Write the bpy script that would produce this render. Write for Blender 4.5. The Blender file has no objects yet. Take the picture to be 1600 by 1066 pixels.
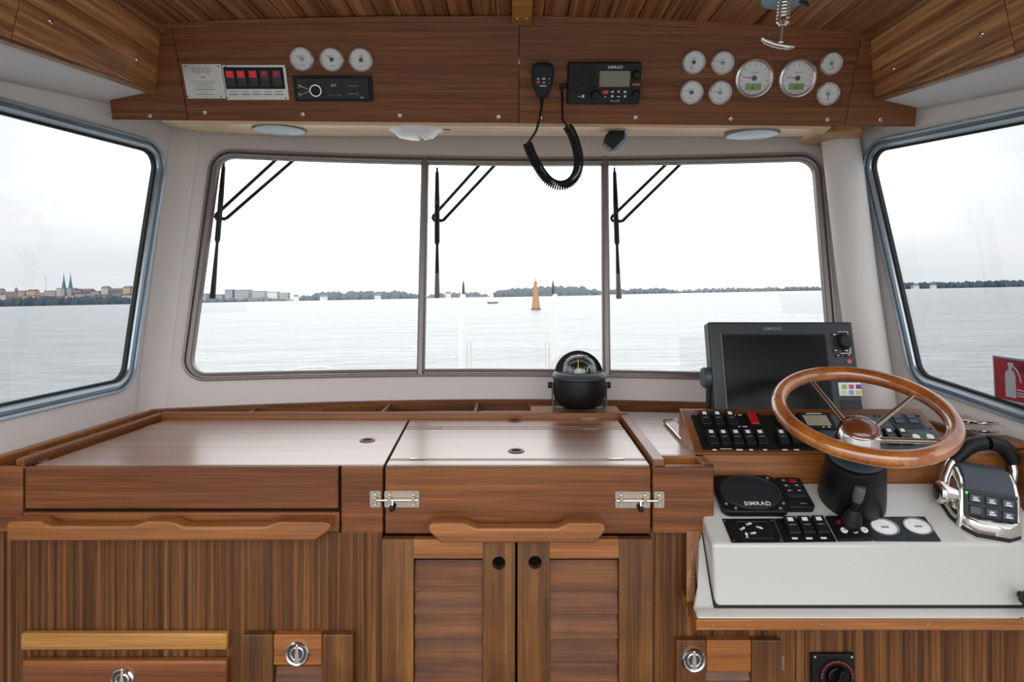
import bpy, bmesh, math, random
from mathutils import Vector, Matrix
random.seed(7)
SC = bpy.context.scene
C = SC.collection
PI = math.pi
# ------------------------------------------------------------------ camera
F, HX, HY, ZC = 1000.0, 800.0, 430.0, 1.5
cd = bpy.data.cameras.new('camera'); cam = bpy.data.objects.new('camera', cd); C.objects.link(cam)
cam.location = (0, 0, ZC); cam.rotation_euler = (PI/2, 0, 0)
cd.sensor_width = 36; cd.lens = 22.5; cd.shift_y = -(533-HY)/1600.0
cd.clip_start = .02; cd.clip_end = 60000
SC.camera = cam
# ------------------------------------------------------------------ world: bright overcast
SKY = 3.0
w = bpy.data.worlds.new('overcast_sky'); SC.world = w; w.use_nodes = True
nt = w.node_tree; nt.nodes.clear()
def N(nt, t, **k):
    n = nt.nodes.new(t)
    for a, b in k.items(): setattr(n, a, b)
    return n
out = N(nt, 'ShaderNodeOutputWorld'); bg = N(nt, 'ShaderNodeBackground'); tc = N(nt, 'ShaderNodeTexCoord')
mp = N(nt, 'ShaderNodeMapping'); mp.inputs['Scale'].default_value = (1.2, 1.2, 9)
nz = N(nt, 'ShaderNodeTexNoise'); nz.inputs['Scale'].default_value = 1.6; nz.inputs['Detail'].default_value = 5
cr = N(nt, 'ShaderNodeValToRGB'); cr.color_ramp.elements[0].position = .3; cr.color_ramp.elements[1].position = .62
cr.color_ramp.elements[0].color = (.87, .905, .93, 1); cr.color_ramp.elements[1].color = (1, 1, 1, 1)
L = nt.links.new
L(tc.outputs['Generated'], mp.inputs[0]); L(mp.outputs[0], nz.inputs[0]); L(nz.outputs[0], cr.inputs[0])
sp = N(nt, 'ShaderNodeSeparateXYZ'); L(tc.outputs['Generated'], sp.inputs[0])
rmp = N(nt, 'ShaderNodeValToRGB'); rmp.color_ramp.interpolation = 'EASE'; e = rmp.color_ramp.elements   # brightness of the cloud by bearing: brightest ahead and astern
e[0].position = 0; e[0].color = (1.0,1.0,1.0,1); e[1].position = 1; e[1].color = (1,1,1,1)
for p_, v_ in ((.25,.85),(.5,.48),(.88,.54),(.965,1.0)): q_ = e.new(p_); q_.color = (v_,v_,v_,1)
mr0 = N(nt, 'ShaderNodeMapRange'); mr0.inputs[1].default_value = -1; mr0.inputs[2].default_value = 1; L(sp.outputs[1], mr0.inputs[0]); L(mr0.outputs[0], rmp.inputs[0])
up_ = N(nt, 'ShaderNodeVectorMath', operation='SCALE'); up_.inputs['Scale'].default_value = SKY; L(rmp.outputs[0], up_.inputs[0])
el = N(nt, 'ShaderNodeMapRange', interpolation_type='SMOOTHSTEP'); el.inputs[1].default_value = .01; el.inputs[2].default_value = .15; L(sp.outputs[2], el.inputs[0])
mxs = N(nt, 'ShaderNodeMix', data_type='RGBA'); mxs.clamp_factor = True; L(el.outputs[0], mxs.inputs[0]); mxs.inputs[6].default_value = (1.38,1.38,1.38,1); L(up_.outputs[0], mxs.inputs[7])
ms = N(nt, 'ShaderNodeVectorMath', operation='MULTIPLY'); L(cr.outputs[0], ms.inputs[0]); L(mxs.outputs[2], ms.inputs[1])
L(ms.outputs[0], bg.inputs[0]); bg.inputs[1].default_value = 1.0; L(bg.outputs[0], out.inputs[0])
# soft sun behind the cloud, high and astern on the port side
sd = bpy.data.lights.new('cloud_sun', 'SUN'); so = bpy.data.objects.new('cloud_sun', sd); C.objects.link(so)
sd.energy = .25; sd.angle = 1.0; sd.color = (1, .96, .9); so.rotation_euler = (math.radians(66), 0, math.radians(-12))
vs = SC.view_settings; vs.view_transform = 'Standard'; vs.look = 'None'; vs.exposure = 0.0; vs.gamma = 1; vs.use_curve_mapping = False
# ------------------------------------------------------------------ helpers
def s2l(c): return tuple(((v/255)/12.92 if v/255 <= .04045 else ((v/255+.055)/1.055)**2.4) for v in c)
MATS = {}
def mat(name, rgb=(128,128,128), rough=.5, metal=0, coat=0, emit=0, spec=.5, bump=0, bscale=200, trans=0, coatr=.06):
    if name in MATS: return MATS[name]
    m = bpy.data.materials.new(name); m.use_nodes = True; nt = m.node_tree; b = nt.nodes['Principled BSDF']
    c = s2l(rgb); b.inputs['Base Color'].default_value = (*c, 1); b.inputs['Roughness'].default_value = rough
    b.inputs['Metallic'].default_value = metal; b.inputs['Coat Weight'].default_value = coat; b.inputs['Coat Roughness'].default_value = coatr
    b.inputs['Specular IOR Level'].default_value = spec
    b.inputs['Transmission Weight'].default_value = trans
    if emit: b.inputs['Emission Color'].default_value = (*c, 1); b.inputs['Emission Strength'].default_value = emit
    if bump:
        n = N(nt, 'ShaderNodeTexNoise'); n.inputs['Scale'].default_value = bscale; n.inputs['Detail'].default_value = 3
        t = N(nt, 'ShaderNodeTexCoord'); bp = N(nt, 'ShaderNodeBump'); bp.inputs['Strength'].default_value = bump; bp.inputs['Distance'].default_value = .002
        nt.links.new(t.outputs['Object'], n.inputs[0]); nt.links.new(n.outputs[0], bp.inputs['Height']); nt.links.new(bp.outputs[0], b.inputs['Normal'])
    MATS[name] = m; return m
def wood(name, axis, dark, mid, light, across=22, rough=.38, coat=.35, contrast=.5, coatr=.12, fine=.35, spec=.5, al=.03, blotch=.0, coat_ior=1.5):
    """teak: long noise streaks along the local axis, with fine pores"""
    m = bpy.data.materials.new(name); m.use_nodes = True; nt = m.node_tree; b = nt.nodes['Principled BSDF']; L = nt.links.new
    t = N(nt, 'ShaderNodeTexCoord'); oi = N(nt, 'ShaderNodeObjectInfo')
    vm = N(nt, 'ShaderNodeVectorMath', operation='SCALE'); vm.inputs[0].default_value = (7.3, 5.1, 3.7); L(oi.outputs['Random'], vm.inputs['Scale'])
    ad = N(nt, 'ShaderNodeVectorMath', operation='ADD'); L(t.outputs['Object'], ad.inputs[0]); L(vm.outputs[0], ad.inputs[1])
    def streak(al, ac, detail, dist=0):
        sc = [ac]*3; sc['xyz'.index(axis)] = al
        mp = N(nt, 'ShaderNodeMapping'); mp.inputs['Scale'].default_value = sc; L(ad.outputs[0], mp.inputs[0])
        n = N(nt, 'ShaderNodeTexNoise'); n.inputs['Scale'].default_value = 1; n.inputs['Detail'].default_value = detail; n.inputs['Roughness'].default_value = .62
        n.inputs['Distortion'].default_value = dist; L(mp.outputs[0], n.inputs[0]); return n.outputs[0]
    a = streak(across*al, across, 7, .15)
    f = streak(5, 420, 2)
    cr = N(nt, 'ShaderNodeValToRGB'); e = cr.color_ramp.elements
    e[0].position = .5-contrast*.36; e[0].color = (*s2l(dark), 1); e[1].position = .5+contrast*.4; e[1].color = (*s2l(light), 1)
    k = cr.color_ramp.elements.new(.5); k.color = (*s2l(mid), 1)
    L(a, cr.inputs[0])
    mr = N(nt, 'ShaderNodeMapRange'); mr.inputs[1].default_value = .3; mr.inputs[2].default_value = .7; mr.inputs[3].default_value = 1-fine; mr.inputs[4].default_value = 1+fine*.6
    L(f, mr.inputs[0])
    mx = N(nt, 'ShaderNodeVectorMath', operation='SCALE'); L(cr.outputs[0], mx.inputs[0]); L(mr.outputs[0], mx.inputs['Scale'])
    if blotch:
        nb = N(nt, 'ShaderNodeTexNoise'); nb.inputs['Scale'].default_value = 7; nb.inputs['Detail'].default_value = 4; L(ad.outputs[0], nb.inputs[0])
        mb_ = N(nt, 'ShaderNodeMapRange'); mb_.inputs[1].default_value = .35; mb_.inputs[2].default_value = .6; mb_.inputs[3].default_value = 1-blotch; mb_.inputs[4].default_value = 1.05; L(nb.outputs[0], mb_.inputs[0])
        m2_ = N(nt, 'ShaderNodeVectorMath', operation='SCALE'); L(mx.outputs[0], m2_.inputs[0]); L(mb_.outputs[0], m2_.inputs['Scale']); mx = m2_
    L(mx.outputs[0], b.inputs['Base Color']); b.inputs['Coat IOR'].default_value = coat_ior
    bp = N(nt, 'ShaderNodeBump'); bp.inputs['Strength'].default_value = .08; bp.inputs['Distance'].default_value = .001; L(f, bp.inputs['Height']); L(bp.outputs[0], b.inputs['Normal'])
    b.inputs['Roughness'].default_value = rough; b.inputs['Coat Weight'].default_value = coat; b.inputs['Coat Roughness'].default_value = coatr
    b.inputs['Specular IOR Level'].default_value = spec
    MATS[name] = m; return m
def glass(name, tint, ior=1.45):
    m = bpy.data.materials.new(name); m.use_nodes = True; nt = m.node_tree; nt.nodes.clear(); L = nt.links.new
    o = N(nt, 'ShaderNodeOutputMaterial'); mix = N(nt, 'ShaderNodeMixShader'); tr = N(nt, 'ShaderNodeBsdfTransparent'); gl = N(nt, 'ShaderNodeBsdfGlossy')
    tr.inputs[0].default_value = (*tint, 1); gl.inputs['Roughness'].default_value = 0
    fr = N(nt, 'ShaderNodeFresnel'); fr.inputs[0].default_value = ior; ge = N(nt, 'ShaderNodeNewGeometry')
    s = N(nt, 'ShaderNodeMath', operation='SUBTRACT'); s.inputs[0].default_value = 1; L(ge.outputs['Backfacing'], s.inputs[1])
    mu = N(nt, 'ShaderNodeMath', operation='MULTIPLY'); L(fr.outputs[0], mu.inputs[0]); L(s.outputs[0], mu.inputs[1])
    L(mu.outputs[0], mix.inputs[0]); L(tr.outputs[0], mix.inputs[1]); L(gl.outputs[0], mix.inputs[2]); L(mix.outputs[0], o.inputs[0])
    MATS[name] = m; return m

class MB:
    def __init__(s, T=None): s.v = []; s.f = []; s.mi = []; s.mat = 0; s.T = T
    def add(s, vs, fs):
        b = len(s.v)
        for p in vs:
            p = Vector(p); s.v.append(s.T @ p if s.T else p)
        for f in fs: s.f.append([b+i for i in f]); s.mi.append(s.mat)
    def box(s, x0, x1, y0, y1, z0, z1):
        s.hexa([(x0,y0,z0),(x1,y0,z0),(x1,y1,z0),(x0,y1,z0),(x0,y0,z1),(x1,y0,z1),(x1,y1,z1),(x0,y1,z1)]); return s
    def hexa(s, p):
        s.add(p, [(0,3,2,1),(4,5,6,7),(0,1,5,4),(1,2,6,5),(2,3,7,6),(3,0,4,7)]); return s
    def prism(s, pts, z0, z1):
        n = len(pts); s.add([(x,y,z0) for x,y in pts]+[(x,y,z1) for x,y in pts],
            [tuple(reversed(range(n))), tuple(range(n,2*n))]+[(i,(i+1)%n,n+(i+1)%n,n+i) for i in range(n)]); return s
    def lathe(s, prof, seg=32, cx=0, cy=0, z=0, sx=1, sy=1):
        n = len(prof); vs = []; fs = []
        for r, h in prof:
            for i in range(seg):
                a = 2*PI*i/seg; vs.append((cx+r*math.cos(a)*sx, cy+r*math.sin(a)*sy, z+h))
        for j in range(n-1):
            for i in range(seg):
                i2 = (i+1) % seg; fs.append((j*seg+i, j*seg+i2, (j+1)*seg+i2, (j+1)*seg+i))
        if prof[0][0] > 1e-6: fs.append(tuple(reversed(range(seg))))
        if prof[-1][0] > 1e-6: fs.append(tuple(range((n-1)*seg, n*seg)))
        s.add(vs, fs); return s
    def cyl(s, cx, cy, r, z0, z1, seg=24, bev=0):
        if bev: return s.lathe([(r,z0),(r,z1-bev),(r-bev*.3,z1-bev*.3),(r-bev,z1)], seg, cx, cy)
        return s.lathe([(r,z0),(r,z1)], seg, cx, cy)
    def annulus(s, cx, cy, r0, r1, z0, z1, seg=32):
        return s.lathe([(r0,z0),(r1,z0),(r1,z1),(r0,z1),(r0,z0)], seg, cx, cy) if False else s._ann(cx,cy,r0,r1,z0,z1,seg)
    def _ann(s, cx, cy, r0, r1, z0, z1, seg):
        pr = [(r0,z0),(r1,z0),(r1,z1),(r0,z1)]; vs = []; fs = []
        for r, h in pr:
            for i in range(seg): a = 2*PI*i/seg; vs.append((cx+r*math.cos(a), cy+r*math.sin(a), h))
        for j in range(4):
            k = (j+1) % 4
            for i in range(seg): i2 = (i+1) % seg; fs.append((j*seg+i, j*seg+i2, k*seg+i2, k*seg+i))
        s.add(vs, fs); return s
    def tube(s, pts, r, seg=10, closed=False, flat=1.0, up=None):
        pts = [Vector(p) for p in pts]; n = len(pts); rr = r if isinstance(r, (list,tuple)) else [r]*n
        vs = []; fs = []; prev = None
        for i, p in enumerate(pts):
            if closed: d = pts[(i+1) % n]-pts[i-1]
            else: d = pts[min(i+1,n-1)]-pts[max(i-1,0)]
            d.normalize()
            if prev is None: ref = Vector(up) if up else (Vector((0,0,1)) if abs(d.z) < .9 else Vector((1,0,0)))
            else: ref = prev
            a = (ref-d*ref.dot(d)).normalized(); prev = a; b = d.cross(a)
            for k in range(seg):
                t = 2*PI*k/seg; vs.append(p+a*math.cos(t)*rr[i]*flat+b*math.sin(t)*rr[i])
        m = n if closed else n-1
        for i in range(m):
            j = (i+1) % n
            for k in range(seg): k2 = (k+1) % seg; fs.append((i*seg+k, i*seg+k2, j*seg+k2, j*seg+k))
        if not closed: fs += [tuple(reversed(range(seg))), tuple(range((n-1)*seg, n*seg))]
        s.add(vs, fs); return s
    def bridge(s, loops, closed_ring=False, cap=False):
        n = len(loops[0]); vs = [p for l in loops for p in l]; fs = []
        m = len(loops) if closed_ring else len(loops)-1
        for j in range(m):
            k = (j+1) % len(loops)
            for i in range(n): i2 = (i+1) % n; fs.append((j*n+i, j*n+i2, k*n+i2, k*n+i))
        if cap: fs += [tuple(reversed(range(n))), tuple(range((len(loops)-1)*n, len(loops)*n))]
        s.add(vs, fs); return s
    def grid(s, fn, nu, nv):
        vs = [fn(i/nu, j/nv) for j in range(nv+1) for i in range(nu+1)]; w = nu+1
        s.add(vs, [(j*w+i, j*w+i+1, (j+1)*w+i+1, (j+1)*w+i) for j in range(nv) for i in range(nu)]); return s
    def holed(s, x0, x1, y0, y1, cx, cy, r, z0, z1, seg=32):
        """rectangular board with a round hole"""
        inn, outl = [], []
        angs = sorted([2*PI*i/seg for i in range(seg)]+[math.atan2(y-cy, x-cx) % (2*PI) for x in (x0,x1) for y in (y0,y1)])
        for a in angs:
            c, d = math.cos(a), math.sin(a); inn.append((cx+r*c, cy+r*d))
            t = min(((x1-cx)/c if c > 1e-9 else (x0-cx)/c if c < -1e-9 else 1e9), ((y1-cy)/d if d > 1e-9 else (y0-cy)/d if d < -1e-9 else 1e9))
            outl.append((cx+t*c, cy+t*d))
        A = [(x,y,z0) for x,y in inn]; B = [(x,y,z0) for x,y in outl]; D = [(x,y,z1) for x,y in outl]; E = [(x,y,z1) for x,y in inn]
        s.bridge([A,B,D,E], closed_ring=True); return s
    def build(s, name, m, parent=None, bevel=0, seg=2, angle=35, smooth=True):
        me = bpy.data.meshes.new(name); me.from_pydata([tuple(v) for v in s.v], [], s.f)
        ms = m if isinstance(m, (list,tuple)) else [m]
        for q in ms: me.materials.append(MATS[q] if isinstance(q, str) else q)
        me.polygons.foreach_set('material_index', s.mi)
        bm = bmesh.new(); bm.from_mesh(me); bmesh.ops.remove_doubles(bm, verts=bm.verts, dist=1e-6)
        bmesh.ops.recalc_face_normals(bm, faces=bm.faces); bm.to_mesh(me); bm.free()
        if smooth:
            me.polygons.foreach_set('use_smooth', [True]*len(me.polygons)); me.set_sharp_from_angle(angle=math.radians(angle))
        o = bpy.data.objects.new(name, me); C.objects.link(o)
        if parent is not None: o.parent = parent
        if bevel:
            b = o.modifiers.new('bevel', 'BEVEL'); b.width = bevel; b.segments = seg; b.limit_method = 'ANGLE'; b.angle_limit = math.radians(40); b.harden_normals = True
        return o
class Fr:
    """a work plane: origin o, axes x (right), y (up the plane), z (out of it)"""
    def __init__(s, o, x, y):
        s.o = Vector(o); s.x = Vector(x).normalized(); s.z = s.x.cross(Vector(y)).normalized(); s.y = s.z.cross(s.x)
        s.M = Matrix(((s.x.x,s.y.x,s.z.x,s.o.x),(s.x.y,s.y.y,s.z.y,s.o.y),(s.x.z,s.y.z,s.z.z,s.o.z),(0,0,0,1)))
    def w(s, px, py, h=0):
        d = Vector(((px-HX)/F, 1, -(py-HY)/F)); c = Vector((0,0,ZC)); q = s.o+s.z*h
        return c+d*((q-c).dot(s.z)/d.dot(s.z))
    def p(s, px, py, h=0):
        q = s.w(px, py, h)-s.o; return (q.dot(s.x), q.dot(s.y))
    def at(s, px, py, rot=0):
        f = Fr(s.w(px, py), s.x, s.y)
        if rot: f = Fr(f.o, f.x*math.cos(rot)+f.y*math.sin(rot), f.y*math.cos(rot)-f.x*math.sin(rot))
        return f
def P(px, py, Y): return Vector(((px-HX)*Y/F, Y, ZC-(py-HY)*Y/F))
def tag(o, label=None, cat=None, group=None, kind=None):
    if label: o['label'] = label
    if cat: o['category'] = cat
    if group: o['group'] = group
    if kind: o['kind'] = kind
    return o
def thing(name, label, cat, fr=None, group=None, loc=None):
    o = bpy.data.objects.new(name, None); C.objects.link(o); o.empty_display_size = .05
    if fr is not None: o.matrix_world = fr.M
    if loc is not None: o.location = loc
    return tag(o, label, cat, group)
def dup(root, M, label=None):
    r = root.copy(); C.objects.link(r); r.matrix_world = M
    if label: r['label'] = label
    for ch in list(root.children):
        c = ch.copy(); C.objects.link(c); c.parent = r
        for g in ch.children:
            d = g.copy(); C.objects.link(d); d.parent = c
    return r
def rrect(x0, x1, y0, y1, r, n=6):
    pts = []
    for cx, cy, a0 in ((x1-r,y1-r,0),(x0+r,y1-r,PI/2),(x0+r,y0+r,PI),(x1-r,y0+r,1.5*PI)):
        for i in range(n+1): a = a0+PI/2*i/n; pts.append((cx+r*math.cos(a), cy+r*math.sin(a)))
    return pts
def rquad(corners, r, n=8, sub=14):
    """rounded quadrilateral, corners counter-clockwise, edges subdivided"""
    pts = []; k = len(corners)
    arcs = []
    for i in range(k):
        p = Vector(corners[i]); a = (Vector(corners[i-1])-p).normalized(); b = (Vector(corners[(i+1) % k])-p).normalized()
        h = math.acos(max(-1,min(1,a.dot(b))))/2; t = r/math.tan(h); c = p+(a+b).normalized()*(r/math.sin(h))
        s0 = p+a*t; s1 = p+b*t; v0 = s0-c; v1 = s1-c; tot = v0.angle(v1); arc = []
        sg = 1 if v0.x*v1.y-v0.y*v1.x > 0 else -1
        for j in range(n+1):
            th = sg*tot*j/n; arc.append(c+Vector((v0.x*math.cos(th)-v0.y*math.sin(th), v0.x*math.sin(th)+v0.y*math.cos(th))))
        arcs.append(arc)
    for i in range(k):
        pts += arcs[i]; a = arcs[i][-1]; b = arcs[(i+1) % k][0]
        for j in range(1, sub): pts.append(a.lerp(b, j/sub))
    return pts
def offset(loop, d):
    """move a closed 2D counter-clockwise loop outwards by d"""
    n = len(loop); o = []
    for i in range(n):
        t = (Vector(loop[(i+1) % n])-Vector(loop[i-1])).normalized(); o.append(Vector(loop[i])+Vector((t.y,-t.x))*d)
    return o
def text(body, size, m, parent, x=0, y=0, z=.0005, name='lettering', align='CENTER', bold=0, sx=1):
    cu = bpy.data.curves.new('t', 'FONT'); cu.body = body; cu.size = size; cu.align_x = align; cu.align_y = 'CENTER'; cu.extrude = .0002; cu.offset = bold*.25*size/.0165 if bold else 0; cu.space_character = 1.12
    o = bpy.data.objects.new('t', cu); me = bpy.data.meshes.new_from_object(o); bpy.data.objects.remove(o)
    for v in me.vertices: v.co.x = v.co.x*sx+x; v.co.y += y; v.co.z += z
    me.materials.clear(); me.materials.append(MATS[m]); q = bpy.data.objects.new(name, me); C.objects.link(q); q.parent = parent; return q
def screw(parent, x, y, z=0, r=.0045, name='screw'):
    k = MB(); k.lathe([(r,0),(r*.9,.0012),(r*.5,.0018),(0,.002)], 12, x, y, z); a = random.uniform(0,PI); c, s = math.cos(a)*r*.8, math.sin(a)*r*.8
    k.mat = 1; k.box(-r*.75+x, r*.75+x, y-r*.14, y+r*.14, z+.0014, z+.0023); k.box(x-r*.14, x+r*.14, y-r*.75, y+r*.75, z+.0014, z+.0023)
    return k.build(name, ['chrome','black_matte'], parent)
# ------------------------------------------------------------------ materials
DK, MD, LT = (62,33,22), (96,55,36), (122,74,46)
wood('teak_dark_x', 'x', (80,42,20), (128,76,42), (160,102,60), across=60, contrast=.75, coat=.06, rough=.5, spec=.3, al=.015)
wood('teak_face_x', 'x', (76,36,15), (118,68,34), (158,98,50), across=34, contrast=.75, coat=.1, rough=.42, spec=.35, al=.02)
wood('teak_red_x', 'x', (88,44,18), (132,76,37), (172,108,56), across=30, contrast=.75, coat=.15, al=.02)
wood('teak_x', 'x', (104,58,22), (152,92,42), (192,128,66), across=24, contrast=.7, coat=.25, al=.03)
wood('teak_y', 'y', (66,36,14), (110,68,30), (150,102,50), across=34, contrast=.62, coat=.15, al=.03, blotch=.3)
wood('teak_z', 'z', (104,60,22), (152,94,42), (190,130,66), across=24, contrast=.7, al=.03)
wood('teak_gold_x', 'x', (140,90,38), (182,128,62), (208,156,88), across=30, contrast=.6, al=.03)
wood('teak_soffit_x', 'x', (206,164,116), (232,198,152), (246,220,182), across=14, contrast=.6, fine=.1)
wood('veneer_y', 'y', (44,24,10), (104,64,32), (150,100,54), across=85, contrast=.52, rough=.5, coat=.06, fine=.4, spec=.3, al=.006)
wood('teak_panel_x', 'x', (56,28,12), (108,62,28), (144,90,46), across=40, contrast=.7, fine=.25, coat=.1, spec=.35, al=.04, blotch=.3)
wood('worktop_x', 'x', (116,70,46), (150,100,70), (176,126,92), across=30, contrast=.6, rough=.36, coat=1, coatr=.30, spec=.9, al=.015, coat_ior=1.65)
wood('varnish_wheel', 'z', (128,64,18), (166,92,30), (194,118,44), across=14, contrast=.5, rough=.22, coat=1, coatr=.015, coat_ior=1.8)
mat('gelcoat', (196,195,192), .22, coat=.6); mat('liner', (224,220,217), .75, bump=.35, bscale=160); mat('liner_textured', (214,214,215), .8, bump=.9, bscale=260)
mat('front_liner', (220,214,211), .7, bump=.2, bscale=120)
mat('alu', (150,155,160), .32, metal=.9); mat('alu_dark', (128,120,118), .38, metal=.5); mat('side_frame', (158,170,180), .25, metal=.8); mat('rubber', (22,22,24), .6); mat('bezel', (236,233,230), .22, metal=.75); mat('rocker_black', (26,26,29), .32, spec=.5); mat('joystick_grey', (84,84,84), .5)
mat('chrome', (225,222,218), .07, metal=1); mat('steel', (184,170,154), .2, metal=1); mat('brushed', (196,192,186), .33, metal=.9)
mat('black_gloss', (12,12,13), .2, spec=.35); mat('black', (18,18,20), .42, spec=.3); mat('black_matte', (15,14,15), .6); mat('charcoal', (36,40,46), .45, spec=.35); mat('slate', (62,70,78), .4)
mat('plotter_case', (34,38,44), .38); mat('screen', (7,7,8), .25, spec=.2); mat('white_print', (228,230,232), .5); mat('grey_print', (130,134,138), .5)
mat('red', (205,24,34), .35, emit=.25); mat('red_dim', (150,20,60), .35); mat('red_lens', (170,16,24), .2, coat=.6); mat('dial', (240,238,236), .5); mat('dial_hub', (60,66,72), .4); mat('needle', (190,40,40), .5)
mat('lcd_green', (140,160,80), .3); mat('lcd_grey', (132,128,112), .3); mat('lcd_tan', (160,152,132), .25); mat('dim_hub', (150,160,170), .4)
mat('green', (30,140,80), .4); mat('green_led', (40,230,60), .4, emit=1.0); mat('lens_blue', (150,176,190), .25, coat=.3); mat('dome', (238,240,242), .12, coat=1, bump=.5, bscale=60)
mat('key', (64,74,84), .45); mat('white', (240,240,240), .4, coat=.3); mat('sign_red', (150,28,48), .4); mat('sign_grey', (170,176,180), .5); mat('gap_shade', (12,8,7), .9)  # last one: near-black colour standing in for shade in gaps and holes
mat('varnish_cap', (104,52,26), .2, coat=1, coatr=.02); mat('blue_side', (96,140,160), .35); mat('yellow', (200,200,40), .5)
for nm, c in (('st1',(150,190,90)),('st2',(200,90,100)),('st3',(80,80,150)),('st4',(210,225,190)),('st5',(130,170,200)),('st6',(225,190,110))): mat(nm, c, .5)
glass('glass_clear', (.925,.925,.925)); glass('glass_tint', (.795,.80,.808)); glass('glass_dome', (.97,.98,.985)); glass('glass_compass', (.9,.93,.95), 2.1)
# ================================================================== SETTING: the wheelhouse shell
def struct(o, label): return tag(o, label, None, None, 'structure')
def Yf(X, Z): return 2.26+.147*(Z-1.15)-.12*(X-.01)**2
def FW(px, py):
    u, k, Y = (px-HX)/F, (py-HY)/F, 2.2
    for _ in range(30): Y = Yf(u*Y, ZC-k*Y)
    return (u*Y, ZC-k*Y)
def XL(Y, Z): t = (Z-1.144)/.797; return -1.19+.004*t-(.132+.064*t)*(2-Y)
def XR(Y, Z): t = (Z-1.16)/.78; return 1.24-.045*t+(.155+.035*t)*(2-Y)
def SWsolve(X, px, py):
    u, k = (px-HX)/F, (py-HY)/F; lo, hi = .3, 3.0; s = 1 if u > 0 else -1
    for _ in range(50):
        m_ = (lo+hi)/2
        if s*(u*m_-X(m_, ZC-k*m_)) < 0: lo = m_
        else: hi = m_
    return (lo, ZC-k*lo)
def SWL(px, py): return SWsolve(XL, px, py)
def SWR(px, py): return SWsolve(XR, px, py)
def wall_panel(name, outer, win, fn, m, label, hole=True):
    b = MB(); o = rquad(outer, .012, 8, 14); i = offset(win, -.02)
    # align start points
    loops = []
    for t in [0,.1,.25,.45,.7,1]: loops.append([fn(*(Vector(i[j]).lerp(o[j], t))) for j in range(len(i))])
    b.bridge(loops); return struct(b.build(name, m), label)
def frame_ring(win, fn, prof, m, name, parent):
    b = MB(); loops = []
    for d, h in prof: q = offset(win, d); loops.append([fn(*p, h) for p in q])
    b.bridge(loops, closed_ring=True); return b.build(name, m, parent, angle=25)
PROF = [(-.034,-.018),(-.034,.004),(-.031,.008),(-.022,.010),(-.019,.004),(-.014,.004),(-.011,.013),(-.004,.014),(0,.009),(0,-.018)]
# front wall
nf = Vector((0,-1,.147)).normalized()
def ff(X, Z, h=0): return Vector((X, Yf(X,Z), Z))+nf*h
fwin = rquad([FW(281,597), FW(1314,601), FW(1283,238), FW(331,233)], .075, 8, 14)
wall_panel('wall_front', [(-1.24,.2),(1.28,.2),(1.22,2.3),(-1.15,2.3)], fwin, ff, 'front_liner', 'pale grey front wall around the three-pane windscreen')
w1 = thing('window_1', 'three-pane forward windscreen with grey metal frame', None); struct(w1, None)
frame_ring(fwin, ff, [(d*.78,h) for d,h in PROF], 'alu_dark', 'window_frame', w1)
mull = [((664,246),(657,588)), ((945,246),(948,588))]
for (a, b_) in mull:
    t = FW(*a); q = FW(*b_); k = MB(); NS = 10; Ls = []
    for i in range(NS+1):
        X = t[0]+(q[0]-t[0])*i/NS; Z = t[1]+(q[1]-t[1])*i/NS
        Ls.append([ff(X-.013,Z,-.022), ff(X-.013,Z,.004), ff(X-.006,Z,.012), ff(X+.006,Z,.012), ff(X+.013,Z,.004), ff(X+.013,Z,-.022)])
    k.bridge(Ls, cap=True); k.build('mullion', 'alu_dark', w1, angle=25)
cols = [((288,592),(334,238)), ((657,588),(664,246)), ((948,588),(945,246)), ((1310,598),(1281,241))]
for i in range(3):
    (a0,a1), (b0,b1) = cols[i], cols[i+1]; A0,A1,B0,B1 = FW(*a0),FW(*a1),FW(*b0),FW(*b1); k = MB()
    Y4 = [Yf(*q) for q in (A0,B0,A1,B1)]
    def pane(u, v, off=0):
        X = (A0[0]*(1-u)+B0[0]*u)*(1-v)+(A1[0]*(1-u)+B1[0]*u)*v; Z = (A0[1]*(1-u)+B0[1]*u)*(1-v)+(A1[1]*(1-u)+B1[1]*u)*v
        return ff(X, Z, -.016+off)
    k.bridge([[pane(0,0),pane(1,0),pane(1,1),pane(0,1)],[pane(0,0,.005),pane(1,0,.005),pane(1,1,.005),pane(0,1,.005)]], cap=True)
    k.build('pane', 'glass_clear', w1, smooth=False)
# side walls
nl = Vector((1,-.16,-.01)).normalized(); nr = Vector((-1,-.17,-.06)).normalized()
def fl(Y, Z, h=0): return Vector((XL(Y,Z), Y, Z))+nl*h
def fr_(Y, Z, h=0): return Vector((XR(Y,Z), Y, Z))+nr*h
lw = rquad([(.72,1.15), SWL(205,609), SWL(262,226), (.72,1.941)], .085, 8, 14)
_a,_b,_c,_d = SWR(1600,661), SWR(1426,600), SWR(1600,168), SWR(1341,224)
rw = rquad([(.72,_b[1]+(_a[1]-_b[1])*(_b[0]-.72)/(_b[0]-_a[0])), _b, _d, (.72,_d[1]+(_c[1]-_d[1])*(_d[0]-.72)/(_d[0]-_c[0]))], .085, 8, 14)
wall_panel('wall_left', [(.05,.0),(2.16,.0),(2.42,2.3),(.05,2.3)], lw, fl, 'liner', 'pale grey port side wall around the side window')
wall_panel('wall_right', [(.05,.0),(2.16,.0),(2.42,2.3),(.05,2.3)], rw, fr_, 'liner', 'pale grey starboard side wall around the side window')
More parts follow.
